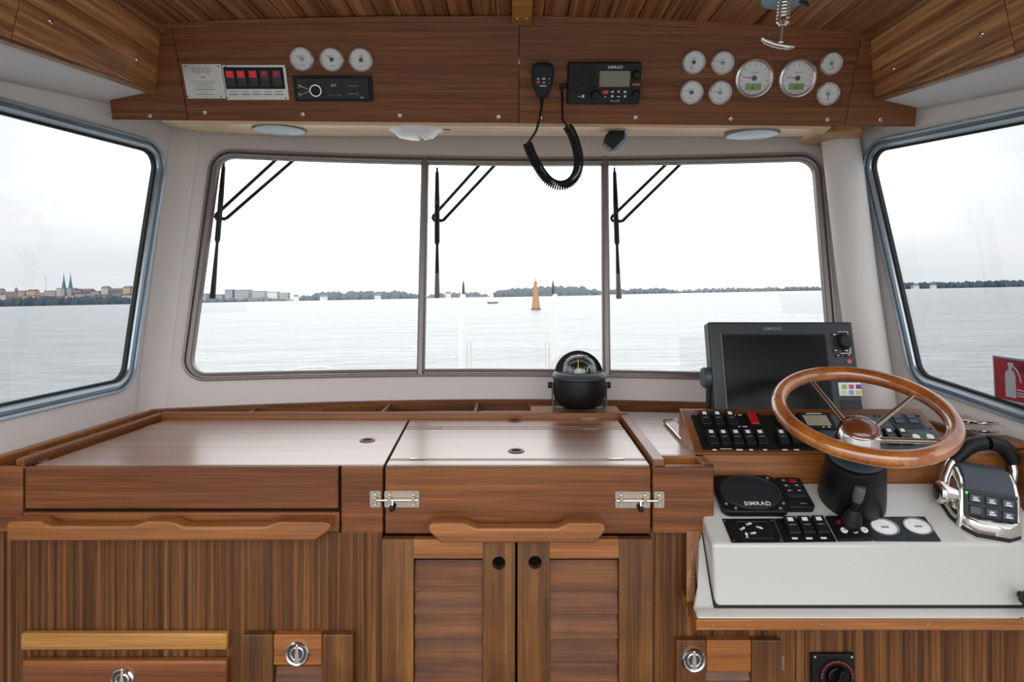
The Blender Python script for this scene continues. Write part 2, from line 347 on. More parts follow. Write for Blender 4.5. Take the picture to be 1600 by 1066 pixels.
for nm, win, fn, lab in (('window_2', lw, fl, 'port side window with city skyline behind it'), ('window_3', rw, fr_, 'starboard side window with red sticker on its glass')):
    wn = thing(nm, lab, None); struct(wn, None); frame_ring(win, fn, PROF, 'side_frame', 'window_frame', wn)
    g = offset(win, -.02); k = MB(); k.bridge([[fn(*p, -.016) for p in g], [fn(*p, -.011) for p in g]], cap=True); k.build('pane', 'glass_tint', wn, smooth=False)
    k = MB(); k.bridge([[fn(*p, h) for p in offset(win, d)] for d, h in ((-.0345,-.012),(-.0345,.0),(-.040,.0),(-.040,-.012))], closed_ring=True); k.build('seal', 'rubber', wn)
# rounded inner corner, port side
k = MB(); rows = []
for i in range(13):
    z = 1.0+1.1*i/12; Yc = 2.1
    for _ in range(20): Yc = Yf(XL(Yc, z), z)
    Xc = XL(Yc, z); A = Vector((Xc+.05, Yf(Xc+.05, z)-.0015, z)); B = Vector((XL(Yc-.06, z)+.0015, Yc-.06, z)); K = Vector((Xc, Yc, z))
    rows.append([A*(1-t)**2+K*(2*t*(1-t))+B*t*t for t in [j/10 for j in range(11)]])
k.add([p for r in rows for p in r], [(i*11+j, i*11+j+1, (i+1)*11+j+1, (i+1)*11+j) for i in range(12) for j in range(10)])
struct(k.build('trim_1', 'liner'), 'rounded pale corner between port wall and windscreen wall')
# starboard corner pillar with its wooden collar
pt = thing('trim_2', 'round white corner pillar with teak collar, right of the windscreen', None); struct(pt, None)
k = MB(); k.tube([P(1370,655,2.06), P(1362,600,2.07), P(1340,440,2.10), P(1313,218,2.15), P(1308,180,2.16)], [.062,.062,.06,.058,.058], seg=28)
k.build('column', 'liner', pt)
k = MB(); c0 = P(1299,212,2.10); k.T = Matrix.Translation((c0.x, c0.y, 1.955)); k.lathe([(.084,-.008),(.093,0),(.095,.006),(.095,.030)], 40, sx=1.0, sy=1.3); k.build('collar', 'teak_gold_x', pt)
# ceiling: fore-and-aft planks
def zc(X): return 2.226-.013*X-.034*X*X
k = MB(); X = -1.1
while X < 1.1:
    a, b_ = X, X+.066; g = .0013
    k.hexa([(a+g,-.05,zc(a+g)),(b_-g,-.05,zc(b_-g)),(b_-g,1.802,zc(b_-g)),(a+g,1.802,zc(a+g)),(a+g,-.05,zc(a)+.012),(b_-g,-.05,zc(b_)+.012),(b_-g,1.802,zc(b_)+.012),(a+g,1.802,zc(a)+.012)])
    X = b_
wood('ceiling_wood_y', 'y', (76,44,24), (150,98,60), (206,150,100), across=46, contrast=.55, rough=.45, coat=.15, al=.02)
c_ = k.build('ceiling', 'ceiling_wood_y', bevel=.0015, seg=1); struct(c_, 'dark teak plank ceiling')
k = MB(); k.box(-1.45,1.5,-.05,2.62,2.31,2.36); struct(k.build('roof', 'gelcoat', bevel=.01), 'unseen white roof slab added over the wheelhouse against light leaks')  # unseen slab added to keep light from leaking in above the ceiling
k = MB(); k.box(-1.3,1.34,-.05,2.1,-.04,0); struct(k.build('floor', 'teak_y'), 'teak cabin sole')
bm_ = thing('trim_3', 'light teak centre beam running along the ceiling', None); struct(bm_, None)
k = MB(); k.box(.0,.054,-.05,1.80,2.201,2.226); k.build('beam', 'teak_gold_x', bm_, bevel=.003)
k = MB(Matrix.Translation((0,0,2.2015)) @ Matrix.Rotation(PI,4,'X'));
for sx_ in (.014,.040): k = MB(Matrix.Translation((0,0,2.2015)) @ Matrix.Rotation(PI,4,'X')); k.lathe([(.004,0),(.003,.002),(0,.0025)], 10, sx_, -1.75); k.build('screw', 'chrome', bm_)
# side deckhead panels (coamings) hanging under the ceiling
def coaming(name, lab, Xc, sgn, far, near, topf, seam):
    t = thing(name, lab, 'wall panel')
    # plane X=Xc; front end Y=1.884, runs aft to .3
    zf, zn, Yn = far[1], near[1], near[0]; sl = (zf-zn)/(1.884-Yn)
    zb = lambda Y: zf+sl*(Y-1.884)
    for y0, y1, nm in ((.3, seam-.0015, 'board'), (seam+.0015, 1.884, 'board')):
        k = MB(); xt = Xc-sgn*-.0; tl = .045*-sgn
        p = [(Xc,y0,zb(y0)),(Xc,y1,zb(y1)),(Xc+tl,y1,topf),(Xc+tl,y0,topf)]; d = .018*sgn
        k.hexa([p[0],p[1],p[2],p[3]]+[(a+d,b,c) for a,b,c in p]); k.build(nm, 'coaming_wood', t, bevel=.002)
        k = MB(); k.hexa([(Xc-sgn*.002,y0,zb(y0)-.009),(Xc+d*1.1,y0,zb(y0)-.009),(Xc+d*1.1,y1,zb(y1)-.009),(Xc-sgn*.002,y1,zb(y1)-.009),(Xc-sgn*.002,y0,zb(y0)),(Xc+d*1.1,y0,zb(y0)),(Xc+d*1.1,y1,zb(y1)),(Xc-sgn*.002,y1,zb(y1))])
        k.build('edge_strip', 'teak_edge_y', t, bevel=.002)
    k = MB(); k.box(min(Xc+tl, Xc+tl-sgn*.02), max(Xc+tl, Xc+tl-sgn*.02), .3, 1.87, topf-.012, topf+.016); k.build('cove_strip', 'teak_edge_y', t, bevel=.004)
    return t
wood('coaming_wood', 'y', (84,52,30), (180,126,78), (230,180,126), across=55, contrast=.5, al=.012, coat=.15)
wood('teak_edge_y', 'y', (110,70,42), (150,104,68), (180,132,92), across=22)
XLc, XRc = -1.039, 1.062
cl = coaming('overhead_side_panel', 'left overhead teak side panel with polished screw heads', XLc, -1, (1.884,2.039), (1.299,1.9865), 2.197, 1.33)
cr_ = coaming('overhead_side_panel', 'right overhead teak side panel with polished screw heads', XRc, 1, (1.884,2.019), (1.327,1.968), 2.175, 1.352)
def pxplane_x(px, py, X): Y = X/((px-HX)/F); return Vector((X, Y, ZC-(py-HY)/F*Y))
for t, X, sg, ps in ((cl, XLc, 1, ((78,33),(213,93))), (cr_, XRc, -1, ((1397,107),(1535,53)))):
    for px, py in ps:
        q = pxplane_x(px, py, X)
        for _ in range(12): zb_ = (2.039 if X < 0 else 2.019)+.09*(q.y-1.884); q = pxplane_x(px, py, X+sg*.045*(q.z-zb_)/(.16 if X < 0 else .156)*(.158/(2.197-zb_) if X < 0 else .156/(2.175-zb_)))
        k = MB(Matrix.Translation(q+Vector((-sg*.0+ sg*-.0,0,0))) @ Matrix.Rotation(sg*PI/2,4,'Y') @ Matrix.Translation((0,0,-.012)))
        k.lathe([(.007,0),(.0065,.014),(.004,.017),(0,.0175)], 14); k.build('screw', 'chrome', t)
# headliner strips between the side panels and the walls
for nm, X, fn, lab in (('trim_4', XLc-.012, XL, 'pale textured headliner strip above the port window'), ('trim_5', XRc+.012, XR, 'pale textured headliner strip above the starboard window')):
    k = MB()
    def hf(u, v, X=X, fn=fn):
        Y = .1+2.1*u; zi = (2.039 if X < 0 else 2.019)+.09*(min(Y,1.884)-1.884)+.004; zo = zi-.03; a = X; b = fn(Y, zo)+(-.01 if X<0 else .01)
        return Vector((a+(b-a)*v, Y, zi+(zo-zi)*v))
    k.grid(hf, 20, 4); o = k.build(nm, 'liner_textured'); md = o.modifiers.new('thick','SOLIDIFY'); md.thickness = .006; struct(o, lab)
# ------------------------------------------------------------------ overhead instrument panel
ov = Fr((0,1.9,P(800,192.5,1.9).z), (1,0,0), (0,-.09,.232))
OV = thing('overhead_instrument_panel', 'wide dark teak panel above the windscreen carrying gauges and radio', 'instrument panel', ov)
pts = [ov.p(175,187), ov.p(1430,198), ov.p(1437,130), ov.p(1437,60), ov.p(1352,50), ov.p(1200,39), ov.p(1000,31), ov.p(812,27), ov.p(600,28), ov.p(400,32), ov.p(248,39), ov.p(172,40), ov.p(167,118)]
def vsplit(pts, x0, x1):
    """clip a polygon to x0..x1"""
    for lim, sg in ((x0,1),(x1,-1)):
        o = []
        for i in range(len(pts)):
            a, b_ = pts[i-1], pts[i]; ia, ib = sg*(a[0]-lim) >= 0, sg*(b_[0]-lim) >= 0
            if ia != ib: t = (lim-a[0])/(b_[0]-a[0]); o.append((lim, a[1]+t*(b_[1]-a[1])))
            if ib: o.append(b_)
        pts = o
    return pts
cuts = [-3, ov.p(289,160)[0], ov.p(811,110)[0], ov.p(1325,170)[0], 3]
for i in range(4):
    q = vsplit(pts, cuts[i]+.0009, cuts[i+1]-.0009); k = MB(); k.prism(q, -.018, 0); k.build('board', 'teak_dark_x', OV, bevel=.0015)
k = MB(); ed = [ov.p(248,39), ov.p(400,32), ov.p(600,28), ov.p(812,27), ov.p(1000,31), ov.p(1200,41), ov.p(1352,54)]
k.bridge([[(x,y-.012,.001),(x,y+.004,.001),(x,y+.004,.009),(x,y-.012,.006)] for x,y in ed], cap=True); k.build('top_moulding', 'teak_dark_x', OV)
for px, py in ((234,181),(320,176),(473,179),(625,181),(779,183),(844,184),(993,184),(1142,186),(1293,187),(1376,187)): x, y = ov.p(px, py); screw(OV, x, y, 0, .0062)
# soffit behind the panel, over the windscreen
so_ = thing('trim_6', 'pale varnished soffit strip over the windscreen', None); struct(so_, None); k = MB()
def sof(u, v):
    xa, ya = 252+u*(1300-252), 188+u*9.5; xb = 292+u*(1262-292); yb = 203+9*min(1,u*6)
    a = ov.w(xa, ya)+Vector((0,.004,.003)); X, Z = FW(xb, yb); b = Vector((X, Yf(X,Z), Z)); p = a.lerp(b, v); p.z -= .010*math.sin(PI*min(1,v*1.1))*(.2+min(1,u*8)*.8); return p
k.grid(sof, 40, 10); o = k.build('soffit_board', 'teak_soffit_x', so_); o.modifiers.new('t','SOLIDIFY').thickness = .006
def soffit_point(px, py):
    best = None
    for i in range(201):
        for j in range(41):
            q = sof(i/200, j/40); e = (HX+q.x/q.y*F-px)**2+(HY-(q.z-ZC)/q.y*F-py)**2
            if best is None or e < best[0]: best = (e, q)
    return best[1]
# ================================================================== OUTSIDE
n_ = Vector((-.0194,.032,1)).normalized(); yv = Vector((0,1,-.032)).normalized(); xv = yv.cross(n_).normalized(); yv = n_.cross(xv)
EYE = 2.8; so3 = Vector((0,0,ZC))-n_*EYE
SEA = Matrix(((xv.x,yv.x,n_.x,so3.x),(xv.y,yv.y,n_.y,so3.y),(xv.z,yv.z,n_.z,so3.z),(0,0,0,1)))
m = bpy.data.materials.new('sea_water'); m.use_nodes = True; nt = m.node_tree; b = nt.nodes['Principled BSDF']; L = nt.links.new
b.inputs['Base Color'].default_value = (.47,.50,.51,1); b.inputs['Roughness'].default_value = .3; b.inputs['IOR'].default_value = 1.33
t = N(nt,'ShaderNodeTexCoord'); hs = []
for scl, st in (((.5,1.1,1),1.0),((.06,.13,1),1.0)):
    mp = N(nt,'ShaderNodeMapping'); mp.inputs['Scale'].default_value = scl; n = N(nt,'ShaderNodeTexNoise'); n.inputs['Scale'].default_value = 1; n.inputs['Detail'].default_value = 6; n.inputs['Roughness'].default_value = .65; n.inputs['Distortion'].default_value = .6
    L(t.outputs['Object'], mp.inputs[0]); L(mp.outputs[0], n.inputs[0]); hs.append(n)
ad = N(nt,'ShaderNodeMath', operation='MULTIPLY_ADD'); ad.inputs[1].default_value = 6; L(hs[1].outputs[0], ad.inputs[0]); L(hs[0].outputs[0], ad.inputs[2])
bp = N(nt,'ShaderNodeBump'); bp.inputs['Strength'].default_value = 1; bp.inputs['Distance'].default_value = .8; L(ad.outputs[0], bp.inputs['Height']); L(bp.outputs[0], b.inputs['Normal']); MATS['sea_water'] = m
k = MB(); S_ = 26000; k.grid(lambda u,v: ((u-.5)*2*S_, -2000+(S_+2000)*v, 0), 8, 8); o = k.build('sea', 'sea_water'); o.matrix_world = SEA; struct(o, 'pale choppy sea under a white overcast sky')
mat('leaf_far', (84,98,108), .9); mat('leaf_far2', (104,114,120), .9); mat('leaf_near', (54,70,84), .9)  # distance haze and bleaching are put into these blue-grey leaf colours
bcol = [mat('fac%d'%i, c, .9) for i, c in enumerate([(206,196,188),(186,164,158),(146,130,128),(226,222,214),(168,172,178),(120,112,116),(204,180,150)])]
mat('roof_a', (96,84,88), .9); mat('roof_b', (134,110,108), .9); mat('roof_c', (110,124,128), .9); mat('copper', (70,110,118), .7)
def SP(px, D): return ((px-HX)/F*D, D)
def forest(px0, px1, D, h0, h1, m, lab, dens=3, seed=1, depth=.02):
    rnd = random.Random(seed); k = MB(); x = px0
    k2 = None
    while x < px1:
        D2 = D*(1+rnd.random()*depth); X, Y = SP(x, D2); t = (x-px0)/(px1-px0); h = rnd.uniform(h0,h1)*(.55+.45*min(1, 6*t, 6*(1-t)))*D/1000; r = h*rnd.uniform(.4,.75); nn = 7
        vs = [(X, Y, h)]; 
        for lv, rr in ((.72,.62),(.38,1),(0,.9)):
            for i in range(nn): a = 2*PI*i/nn+rnd.random()*.5; q = r*rr*rnd.uniform(.8,1.2); vs.append((X+q*math.cos(a), Y+q*math.sin(a), h*lv*rnd.uniform(.92,1.08)))
        fs = [(0,1+i,1+(i+1)%nn) for i in range(nn)]+[(1+l*nn+i,1+(l+1)*nn+i,1+(l+1)*nn+(i+1)%nn,1+l*nn+(i+1)%nn) for l in (0,1) for i in range(nn)]
        k.add(vs, fs); x += dens*rnd.uniform(.5,1.3)
    o = k.build('shore_trees', m, angle=60); o.matrix_world = SEA; return tag(o, lab, 'trees', None, 'stuff')
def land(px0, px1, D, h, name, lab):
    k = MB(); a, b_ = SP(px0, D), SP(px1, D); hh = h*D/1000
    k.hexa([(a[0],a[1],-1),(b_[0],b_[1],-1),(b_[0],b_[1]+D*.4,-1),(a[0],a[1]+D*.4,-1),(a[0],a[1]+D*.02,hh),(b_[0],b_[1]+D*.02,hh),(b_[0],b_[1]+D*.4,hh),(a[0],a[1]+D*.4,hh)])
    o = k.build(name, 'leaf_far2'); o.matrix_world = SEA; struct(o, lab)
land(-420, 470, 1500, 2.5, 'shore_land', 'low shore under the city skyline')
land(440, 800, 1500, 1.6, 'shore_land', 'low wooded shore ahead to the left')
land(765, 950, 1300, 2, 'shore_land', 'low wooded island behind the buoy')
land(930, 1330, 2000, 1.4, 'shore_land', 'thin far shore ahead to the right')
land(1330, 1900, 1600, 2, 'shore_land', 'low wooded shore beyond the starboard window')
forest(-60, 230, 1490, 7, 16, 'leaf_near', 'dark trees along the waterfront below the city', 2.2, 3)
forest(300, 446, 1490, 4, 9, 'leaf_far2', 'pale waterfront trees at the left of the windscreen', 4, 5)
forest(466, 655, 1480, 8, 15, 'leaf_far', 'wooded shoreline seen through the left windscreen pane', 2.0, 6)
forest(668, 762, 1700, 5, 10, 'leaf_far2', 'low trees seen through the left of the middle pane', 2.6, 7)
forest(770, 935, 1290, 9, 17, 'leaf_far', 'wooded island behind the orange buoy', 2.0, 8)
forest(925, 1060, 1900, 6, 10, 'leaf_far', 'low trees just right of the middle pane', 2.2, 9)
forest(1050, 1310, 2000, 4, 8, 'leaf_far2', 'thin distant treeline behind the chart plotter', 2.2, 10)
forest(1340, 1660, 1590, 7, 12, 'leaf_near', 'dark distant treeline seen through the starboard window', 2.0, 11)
rnd = random.Random(4)
def house(px, D, wpx, hpx, fm, rm, flat, lab, grp):
    X, Y = SP(px, D); s = D/1000; W, H, Dp = wpx*s, hpx*s, wpx*s*.8
    t = thing('waterfront_building', lab, 'building', None, grp); t.matrix_world = SEA @ Matrix.Translation((X, Y, 0))
    k = MB(); k.box(-W/2,W/2,0,Dp,-1,H)
    k.build('walls', fm, t, smooth=False); k = MB()
    if flat: k.box(-W/2-.3,W/2+.3,-.3,Dp+.3,H,H+1.0*s)
    else: k.hexa([(-W/2-.5,-.5,H),(W/2+.5,-.5,H),(W/2+.5,Dp+.5,H),(-W/2-.5,Dp+.5,H),(-W/2*.9,Dp*.45,H+3*s),(W/2*.9,Dp*.45,H+3*s),(W/2*.9,Dp*.55,H+3*s),(-W/2*.9,Dp*.55,H+3*s)])
    k.build('roof', rm, t, smooth=False)
fnames = ['cream','pinkish','brown','white','grey','dark grey','sand-coloured']; rnames = {'roof_a':'dark','roof_b':'red-brown','roof_c':'grey-green'}
for m_ in bcol:                                     # rows of dark windows in each facade
    nt = m_.node_tree; b = nt.nodes['Principled BSDF']; L = nt.links.new; c = b.inputs['Base Color'].default_value[:]
    tc_ = N(nt,'ShaderNodeTexCoord'); sp_ = N(nt,'ShaderNodeSeparateXYZ'); L(tc_.outputs['Object'], sp_.inputs[0]); gs_ = []
    for ax, per, th in ((0,3.4,.55),(2,4.2,.5)):
        d_ = N(nt,'ShaderNodeMath', operation='DIVIDE'); d_.inputs[1].default_value = per; L(sp_.outputs[ax], d_.inputs[0]); f_ = N(nt,'ShaderNodeMath', operation='FRACT'); L(d_.outputs[0], f_.inputs[0])
        g_ = N(nt,'ShaderNodeMath', operation='GREATER_THAN'); g_.inputs[1].default_value = th; L(f_.outputs[0], g_.inputs[0]); gs_.append(g_)
    mu = N(nt,'ShaderNodeMath', operation='MULTIPLY'); L(gs_[0].outputs[0], mu.inputs[0]); L(gs_[1].outputs[0], mu.inputs[1])
    mx = N(nt,'ShaderNodeMix', data_type='RGBA'); L(mu.outputs[0], mx.inputs[0]); mx.inputs[6].default_value = c; mx.inputs[7].default_value = (.12,.13,.15,1); L(mx.outputs[2], b.inputs['Base Color'])
def where(px): return 'left of the brick water tower' if px < 22 else 'between water tower and twin spires' if px < 98 else 'just right of the twin spires' if px < 150 else 'toward the tall chimney'
for row, (D, hh) in enumerate(((1560,(12,18)),(1640,(19,26)))):
    x = -30+row*5
    while x < 232:
        wd = rnd.uniform(9,22); i = rnd.randrange(7); r = 'roof_%s'%'abc'[rnd.randrange(3)]; fl_ = rnd.random()<.3
        house(x+wd/2, D, wd, rnd.uniform(*hh), 'fac%d'%i, r, fl_, '%s %s city building, %s %s roof, %s row, %s'%('wide' if wd > 15 else 'narrow', fnames[i], 'flat' if fl_ else 'pitched', rnames[r], 'back' if row else 'front', where(x+wd/2)), 'city waterfront buildings beyond the port window'); x += wd*rnd.uniform(1.02,1.3)
x = 300; ci_ = 0; ORD = ['first','second','third','fourth','fifth','sixth','seventh','eighth','ninth']
while x < 440:
    wd = rnd.uniform(10,24); house(x+wd/2, 1560, wd, rnd.uniform(11,19), rnd.choice(['fac3','fac0','fac4']), 'roof_c', True, '%s pale block from the left on the shore beyond the left windscreen pane'%ORD[ci_], 'pale blocks beyond the left windscreen pane'); ci_ += 1; x += wd*1.25
for (x, wd, h), lb in zip(((462,7,7),(505,10,6),(590,9,6),(700,8,7)), ['leftmost small pale building on the wooded shore, seen through the left windscreen pane', 'middle small pale building on the wooded shore, seen through the left windscreen pane', 'small pale building on the shore nearest the left mullion', 'small pale building on the far shore behind the left bow post']): house(x, 1435, wd, h, 'fac3', 'roof_c', False, lb, 'small shore buildings ahead')
for (x, wd, h), lb in zip(((1398,12,6),(1432,9,5),(1460,7,5)), ['widest pale building under the trees, nearest the frame of the starboard window', 'middle of three pale shore buildings beyond the starboard window', 'rightmost and narrowest of three pale shore buildings beyond the starboard window']): house(x, 1550, wd, h, 'fac3', 'roof_c', False, lb, 'small shore buildings to starboard')
# twin spires
t = thing('twin_spire_church', 'far church with two green needle spires on the city skyline', 'church'); X, Y = SP(105, 1591); t.matrix_world = SEA @ Matrix.Translation((X,Y,0)); s = 1.6
k = MB(); k.box(-9*s,9*s,0,26*s,0,20*s); k.build('nave', 'fac5', t)
for sx_ in (-5.2*s,5.2*s):
    k = MB(); k.box(sx_-2.6*s,sx_+2.6*s,-2*s,3.2*s,0,27*s); k.build('tower', 'fac4', t)
    k = MB(); k.lathe([(3.2*s,26*s),(2.1*s,33*s),(1.0*s,40*s),(.35*s,47*s),(.1*s,52*s)], 8, sx_, .6*s); k.build('spire', 'copper', t)
for px, D, r, h, lab, nm, c in ((26,1540,2.2,30,'round brick water tower on the city skyline','water_tower','fac2'),(216,1540,.8,40,'thin tall chimney at the right end of the city skyline','chimney','fac2'),(72,1700,.22,48,'thin radio mast on the city skyline','radio_mast','roof_a')):
    X, Y = SP(px, D); s = D/1000; t = thing(nm, lab, nm.replace('_',' ')); t.matrix_world = SEA @ Matrix.Translation((X,Y,0)); k = MB()
    if nm == 'water_tower': k.lathe([(r*.8*s,0),(r*.8*s,h*.7*s),(r*s,h*.75*s),(r*s,h*.9*s),(0,h*s)], 12)
    else: k.lathe([(r*s,0),(r*.7*s,h*s)], 10)
    k.build('shaft', c, t)
# buoy, sailboat
t = thing('navigation_buoy', 'orange conical navigation buoy standing in the water ahead', 'buoy'); X, Y = SP(837, 120); t.matrix_world = SEA @ Matrix.Translation((X,Y,0))
mat('buoy', (164,116,66), .6); mat('buoy_dark', (120,66,44), .6)
k = MB(); k.lathe([(.78,.3),(.6,2.2),(.36,4.4),(.24,5.0)], 20); k.build('cone', 'buoy', t)
k = MB(); k.lathe([(.86,-.3),(.92,-.1),(.92,.3),(.78,.42)], 20); k.build('float', 'buoy_dark', t)
k = MB(); k.lathe([(.3,5.0),(.3,5.3),(.08,5.4),(.08,5.9)], 12); k.build('lantern', 'buoy', t)
t = thing('sailing_boat', 'tiny white sailing boat far ahead, left of the orange buoy', 'sailing boat'); X, Y = SP(769, 230); t.matrix_world = SEA @ Matrix.Translation((X,Y,0))
k = MB(); k.hexa([(-1.6,-.3,-.1),(1.8,0,-.1),(1.8,0,-.1),(-1.6,.3,-.1),(-1.9,-.8,.7),(2.6,0,.7),(2.6,.1,.7),(-1.9,.8,.7)]); k.build('hull', 'alu_dark', t)
k = MB(); k.hexa([(-1.3,-.05,.9),(.5,-.05,.9),(.5,.05,.9),(-1.3,.05,.9),(.2,-.05,4.9),(.3,-.05,4.9),(.3,.05,4.9),(.2,.05,4.9)]); k.build('sail', 'white', t)
# foredeck with its fittings
k = MB(); k.prism([(-1.2,2.35),(1.25,2.35),(1.1,3.2),(.75,4.2),(.0,4.62),(-.7,4.2),(-1.05,3.2)], .66, .74); struct(k.build('foredeck', 'gelcoat', bevel=.01), 'white foredeck below the windscreen')
for px, lab in ((723,'left white bow post with dark tip, seen through the middle pane'), (867,'right white bow post with dark tip, seen through the middle pane')):
    base = P(px, 616, 4.03); t = thing('bow_post', lab, 'post', loc=(base.x, 4.03, .74)); k = MB(); k.lathe([(.028,0),(.026,.1),(.024,.6),(.014,.64)], 14); k.build('post', 'white', t)
    k = MB(); k.lathe([(.007,.63),(.009,.66),(.006,.70),(.002,.725)], 10, .004 if px<800 else -.012); k.build('tip', 'black', t)
for px, lab in ((733,'small chrome deck hoop beside the left bow post'), (855,'small chrome deck hoop beside the right bow post')):
    z1 = P(px,533,3.7).z; x = P(px,533,3.7).x; t = tag(MB().tube([(x-.012,3.7,.74),(x-.012,3.7,z1-.01),(x,3.7,z1),(x+.012,3.7,z1-.01),(x+.012,3.7,.74)], .003).build('deck_hoop','chrome'), lab, 'deck fitting')
for p0, lab in (((505,575),'curved rail end beyond the left windscreen pane'),((1095,577),'curved rail end beyond the right windscreen pane')):
    sg = 1 if p0[0]<800 else -1; c = P(p0[0],p0[1]+2,3.2); tag(MB().tube([(c.x-sg*.35,3.3,c.z-.05),(c.x-sg*.1,3.22,c.z+.005),(c.x,3.2,c.z+.012),(c.x+sg*.05,3.2,c.z),(c.x+sg*.06,3.2,c.z-.06),(c.x+sg*.06,3.2,.74)], .006).build('bow_rail','white'), lab, 'rail')
# wipers
def WP(px, py, off=.045):
    X, Z = FW(px, py)
    for _ in range(8):
        Y = Yf(X,Z)+off; X = (px-HX)/F*Y; Z = ZC-(py-HY)/F*Y
    return Vector((X, Y, Z))
for bl, arms, lab in ((((350,253),(332,467)), (((446,236),(336,337)),((475,236),(353,342))), 'black wiper over the left windscreen pane'),
                 (((683,262),(683,466)), (((765,240),(676,339)),((790,240),(692,345))), 'black wiper over the middle windscreen pane'),
                 (((960,262),(967,467)), (((1058,240),(955,340)),((1080,240),(972,346))), 'black wiper over the right windscreen pane')):
    org = WP(*arms[0][0]); t = thing('windscreen_wiper', lab, 'wiper', loc=org); sh = lambda p: p-org
    a, b_ = WP(*bl[0], .03), WP(*bl[1], .03); k = MB(); f = lambda q: sh(a.lerp(b_, q))
    k.tube([f(0), f(.03), f(.04), f(.25), f(.58), f(.6), f(.97), f(.98), f(1)], [.004,.004,.007,.0095,.0095,.005,.0095,.011,.009], 8); k.build('blade', 'black', t)
    k = MB(); k.tube([sh(WP(*arms[0][0])), sh(WP(*arms[0][1]))], .006, 8); k.build('arm', 'black', t)
    k = MB(); k.tube([sh(WP(*arms[1][0])), sh(WP(*arms[1][1]))], .006, 8); k.build('arm', 'black', t)
    m_ = [WP(*arms[0][1]), WP(arms[0][1][0]+2, arms[0][1][1]+5), WP(*arms[1][1])]; k = MB(); k.tube([sh(q) for q in m_], .0065, 8); k.build('link', 'black', t)
    k = MB(); q = org; k.box(-.02,.09,.0,.04,-.01,.03); k.build('pivot_housing', 'black', t, bevel=.004)
# ================================================================== OVERHEAD: gauges, radio, lamps
def R(f, x0, y0, x1, y1):
    cx, cy = (x0+x1)/2, (y0+y1)/2; v1 = f.p(cx, y0)[1]; v0 = f.p(cx, y1)[1]; return (f.p(x0, cy)[0], f.p(x1, cy)[0], v0, v1)
def slab(k, f, r, z0, z1): a = R(f, *r); k.box(*a, z0, z1); return a
def marks(f, parent, rects, m, z=.0006, name='printed_marks', th=.0004):
    k = MB()
    for r in rects: slab(k, f, r, z, z+th)
    return k.build(name, m, parent, smooth=False)
def gauge(px, py, rpx, lab, grp=None, needle=-60, big=False, dim=False, fr=None):
    f = (fr or ov).at(px, py); Y = f.o.y; r = rpx*Y/F; t = thing('gauge', lab, 'gauge', f, grp)
    MB().lathe([(r*1.0,0),(r*1.03,.006),(r*.99,.013),(r*.90,.016),(r*.81,.012),(r*.80,.006)], 40).build('bezel', 'bezel', t)
    MB().cyl(0,0,r*.83,.001,.007,36).build('dial', 'dial', t)
    k = MB(); n = 11 if big else 7
    for i in range(n):
        a = math.radians(215-250*i/(n-1)); c, s = math.cos(a), math.sin(a); k.T = Matrix.Rotation(a,4,'Z'); k.box(r*.66, r*.76, -r*.018, r*.018, .0070, .0075)
    k.T = None; k.box(-r*.2, r*.2, r*.28, r*.31, .0070, .0075)
    if not big: k.box(-r*.2, r*.2, -r*.5, -r*.47, .0070, .0075)
    k.build('scale_marks', 'grey_print', t, smooth=False)
    MB(Matrix.Rotation(math.radians(90-needle),4,'Z')).box(0, r*.6, -r*.018, r*.018, .0078, .0086).build('needle', 'needle', t)
    MB().cyl(0,0,r*(.13 if big else .17),.007,.0105,20,.001).build('hub', 'dim_hub' if dim else 'dial_hub', t)
    if big:
        MB().box(-r*.42,r*.42,-r*.62,-r*.26,.007,.0082).build('lcd_window','lcd_green',t)
        k = MB(); k.box(-r*.06,r*.02,-r*.55,-r*.42,.0082,.0086); k.box(-r*.3,r*.3,-r*.71,-r*.69,.007,.0075); k.build('digits','dial_hub',t,smooth=False)
    MB().lathe([(r*.87,.0125),(r*.6,.0138),(r*.3,.0146),(0,.015)], 30).build('lens', 'glass_dome', t)
    return t
gs = 'small round gauges on the overhead panel'
gauge(473,92,19,'left of three small white gauges above the car stereo', gs, -60, dim=True)
gauge(519.5,93,19,'middle of three small white gauges above the car stereo', gs, -50)
gauge(565,93.5,19,'right of three small white gauges above the car stereo', gs, 12)
gauge(1083,97,18.5,'small white gauge, upper left of the block of four beside the big dials', gs, 200)
gauge(1128,98,18.5,'small white gauge, upper right of the block of four beside the big dials', gs, -70, dim=True)
gauge(1079.5,144,18.5,'small white gauge, lower left of the block of four beside the big dials', gs, -75)
gauge(1124,144.5,18.5,'small white gauge, lower right of the block of four beside the big dials', gs, -80, dim=True)
gauge(1297,99,17.5,'upper small gauge right of the two big dials, glare on its face', gs, 150, dim=True)
gauge(1292,146,18,'lower small gauge right of the two big dials, glare on its face', gs, 170, dim=True)
gauge(1177,122,29.5,'left big engine dial with green display window', 'big engine dials', -84, True)
gauge(1244.5,122,29,'right big engine dial with green display window', 'big engine dials', -84, True)
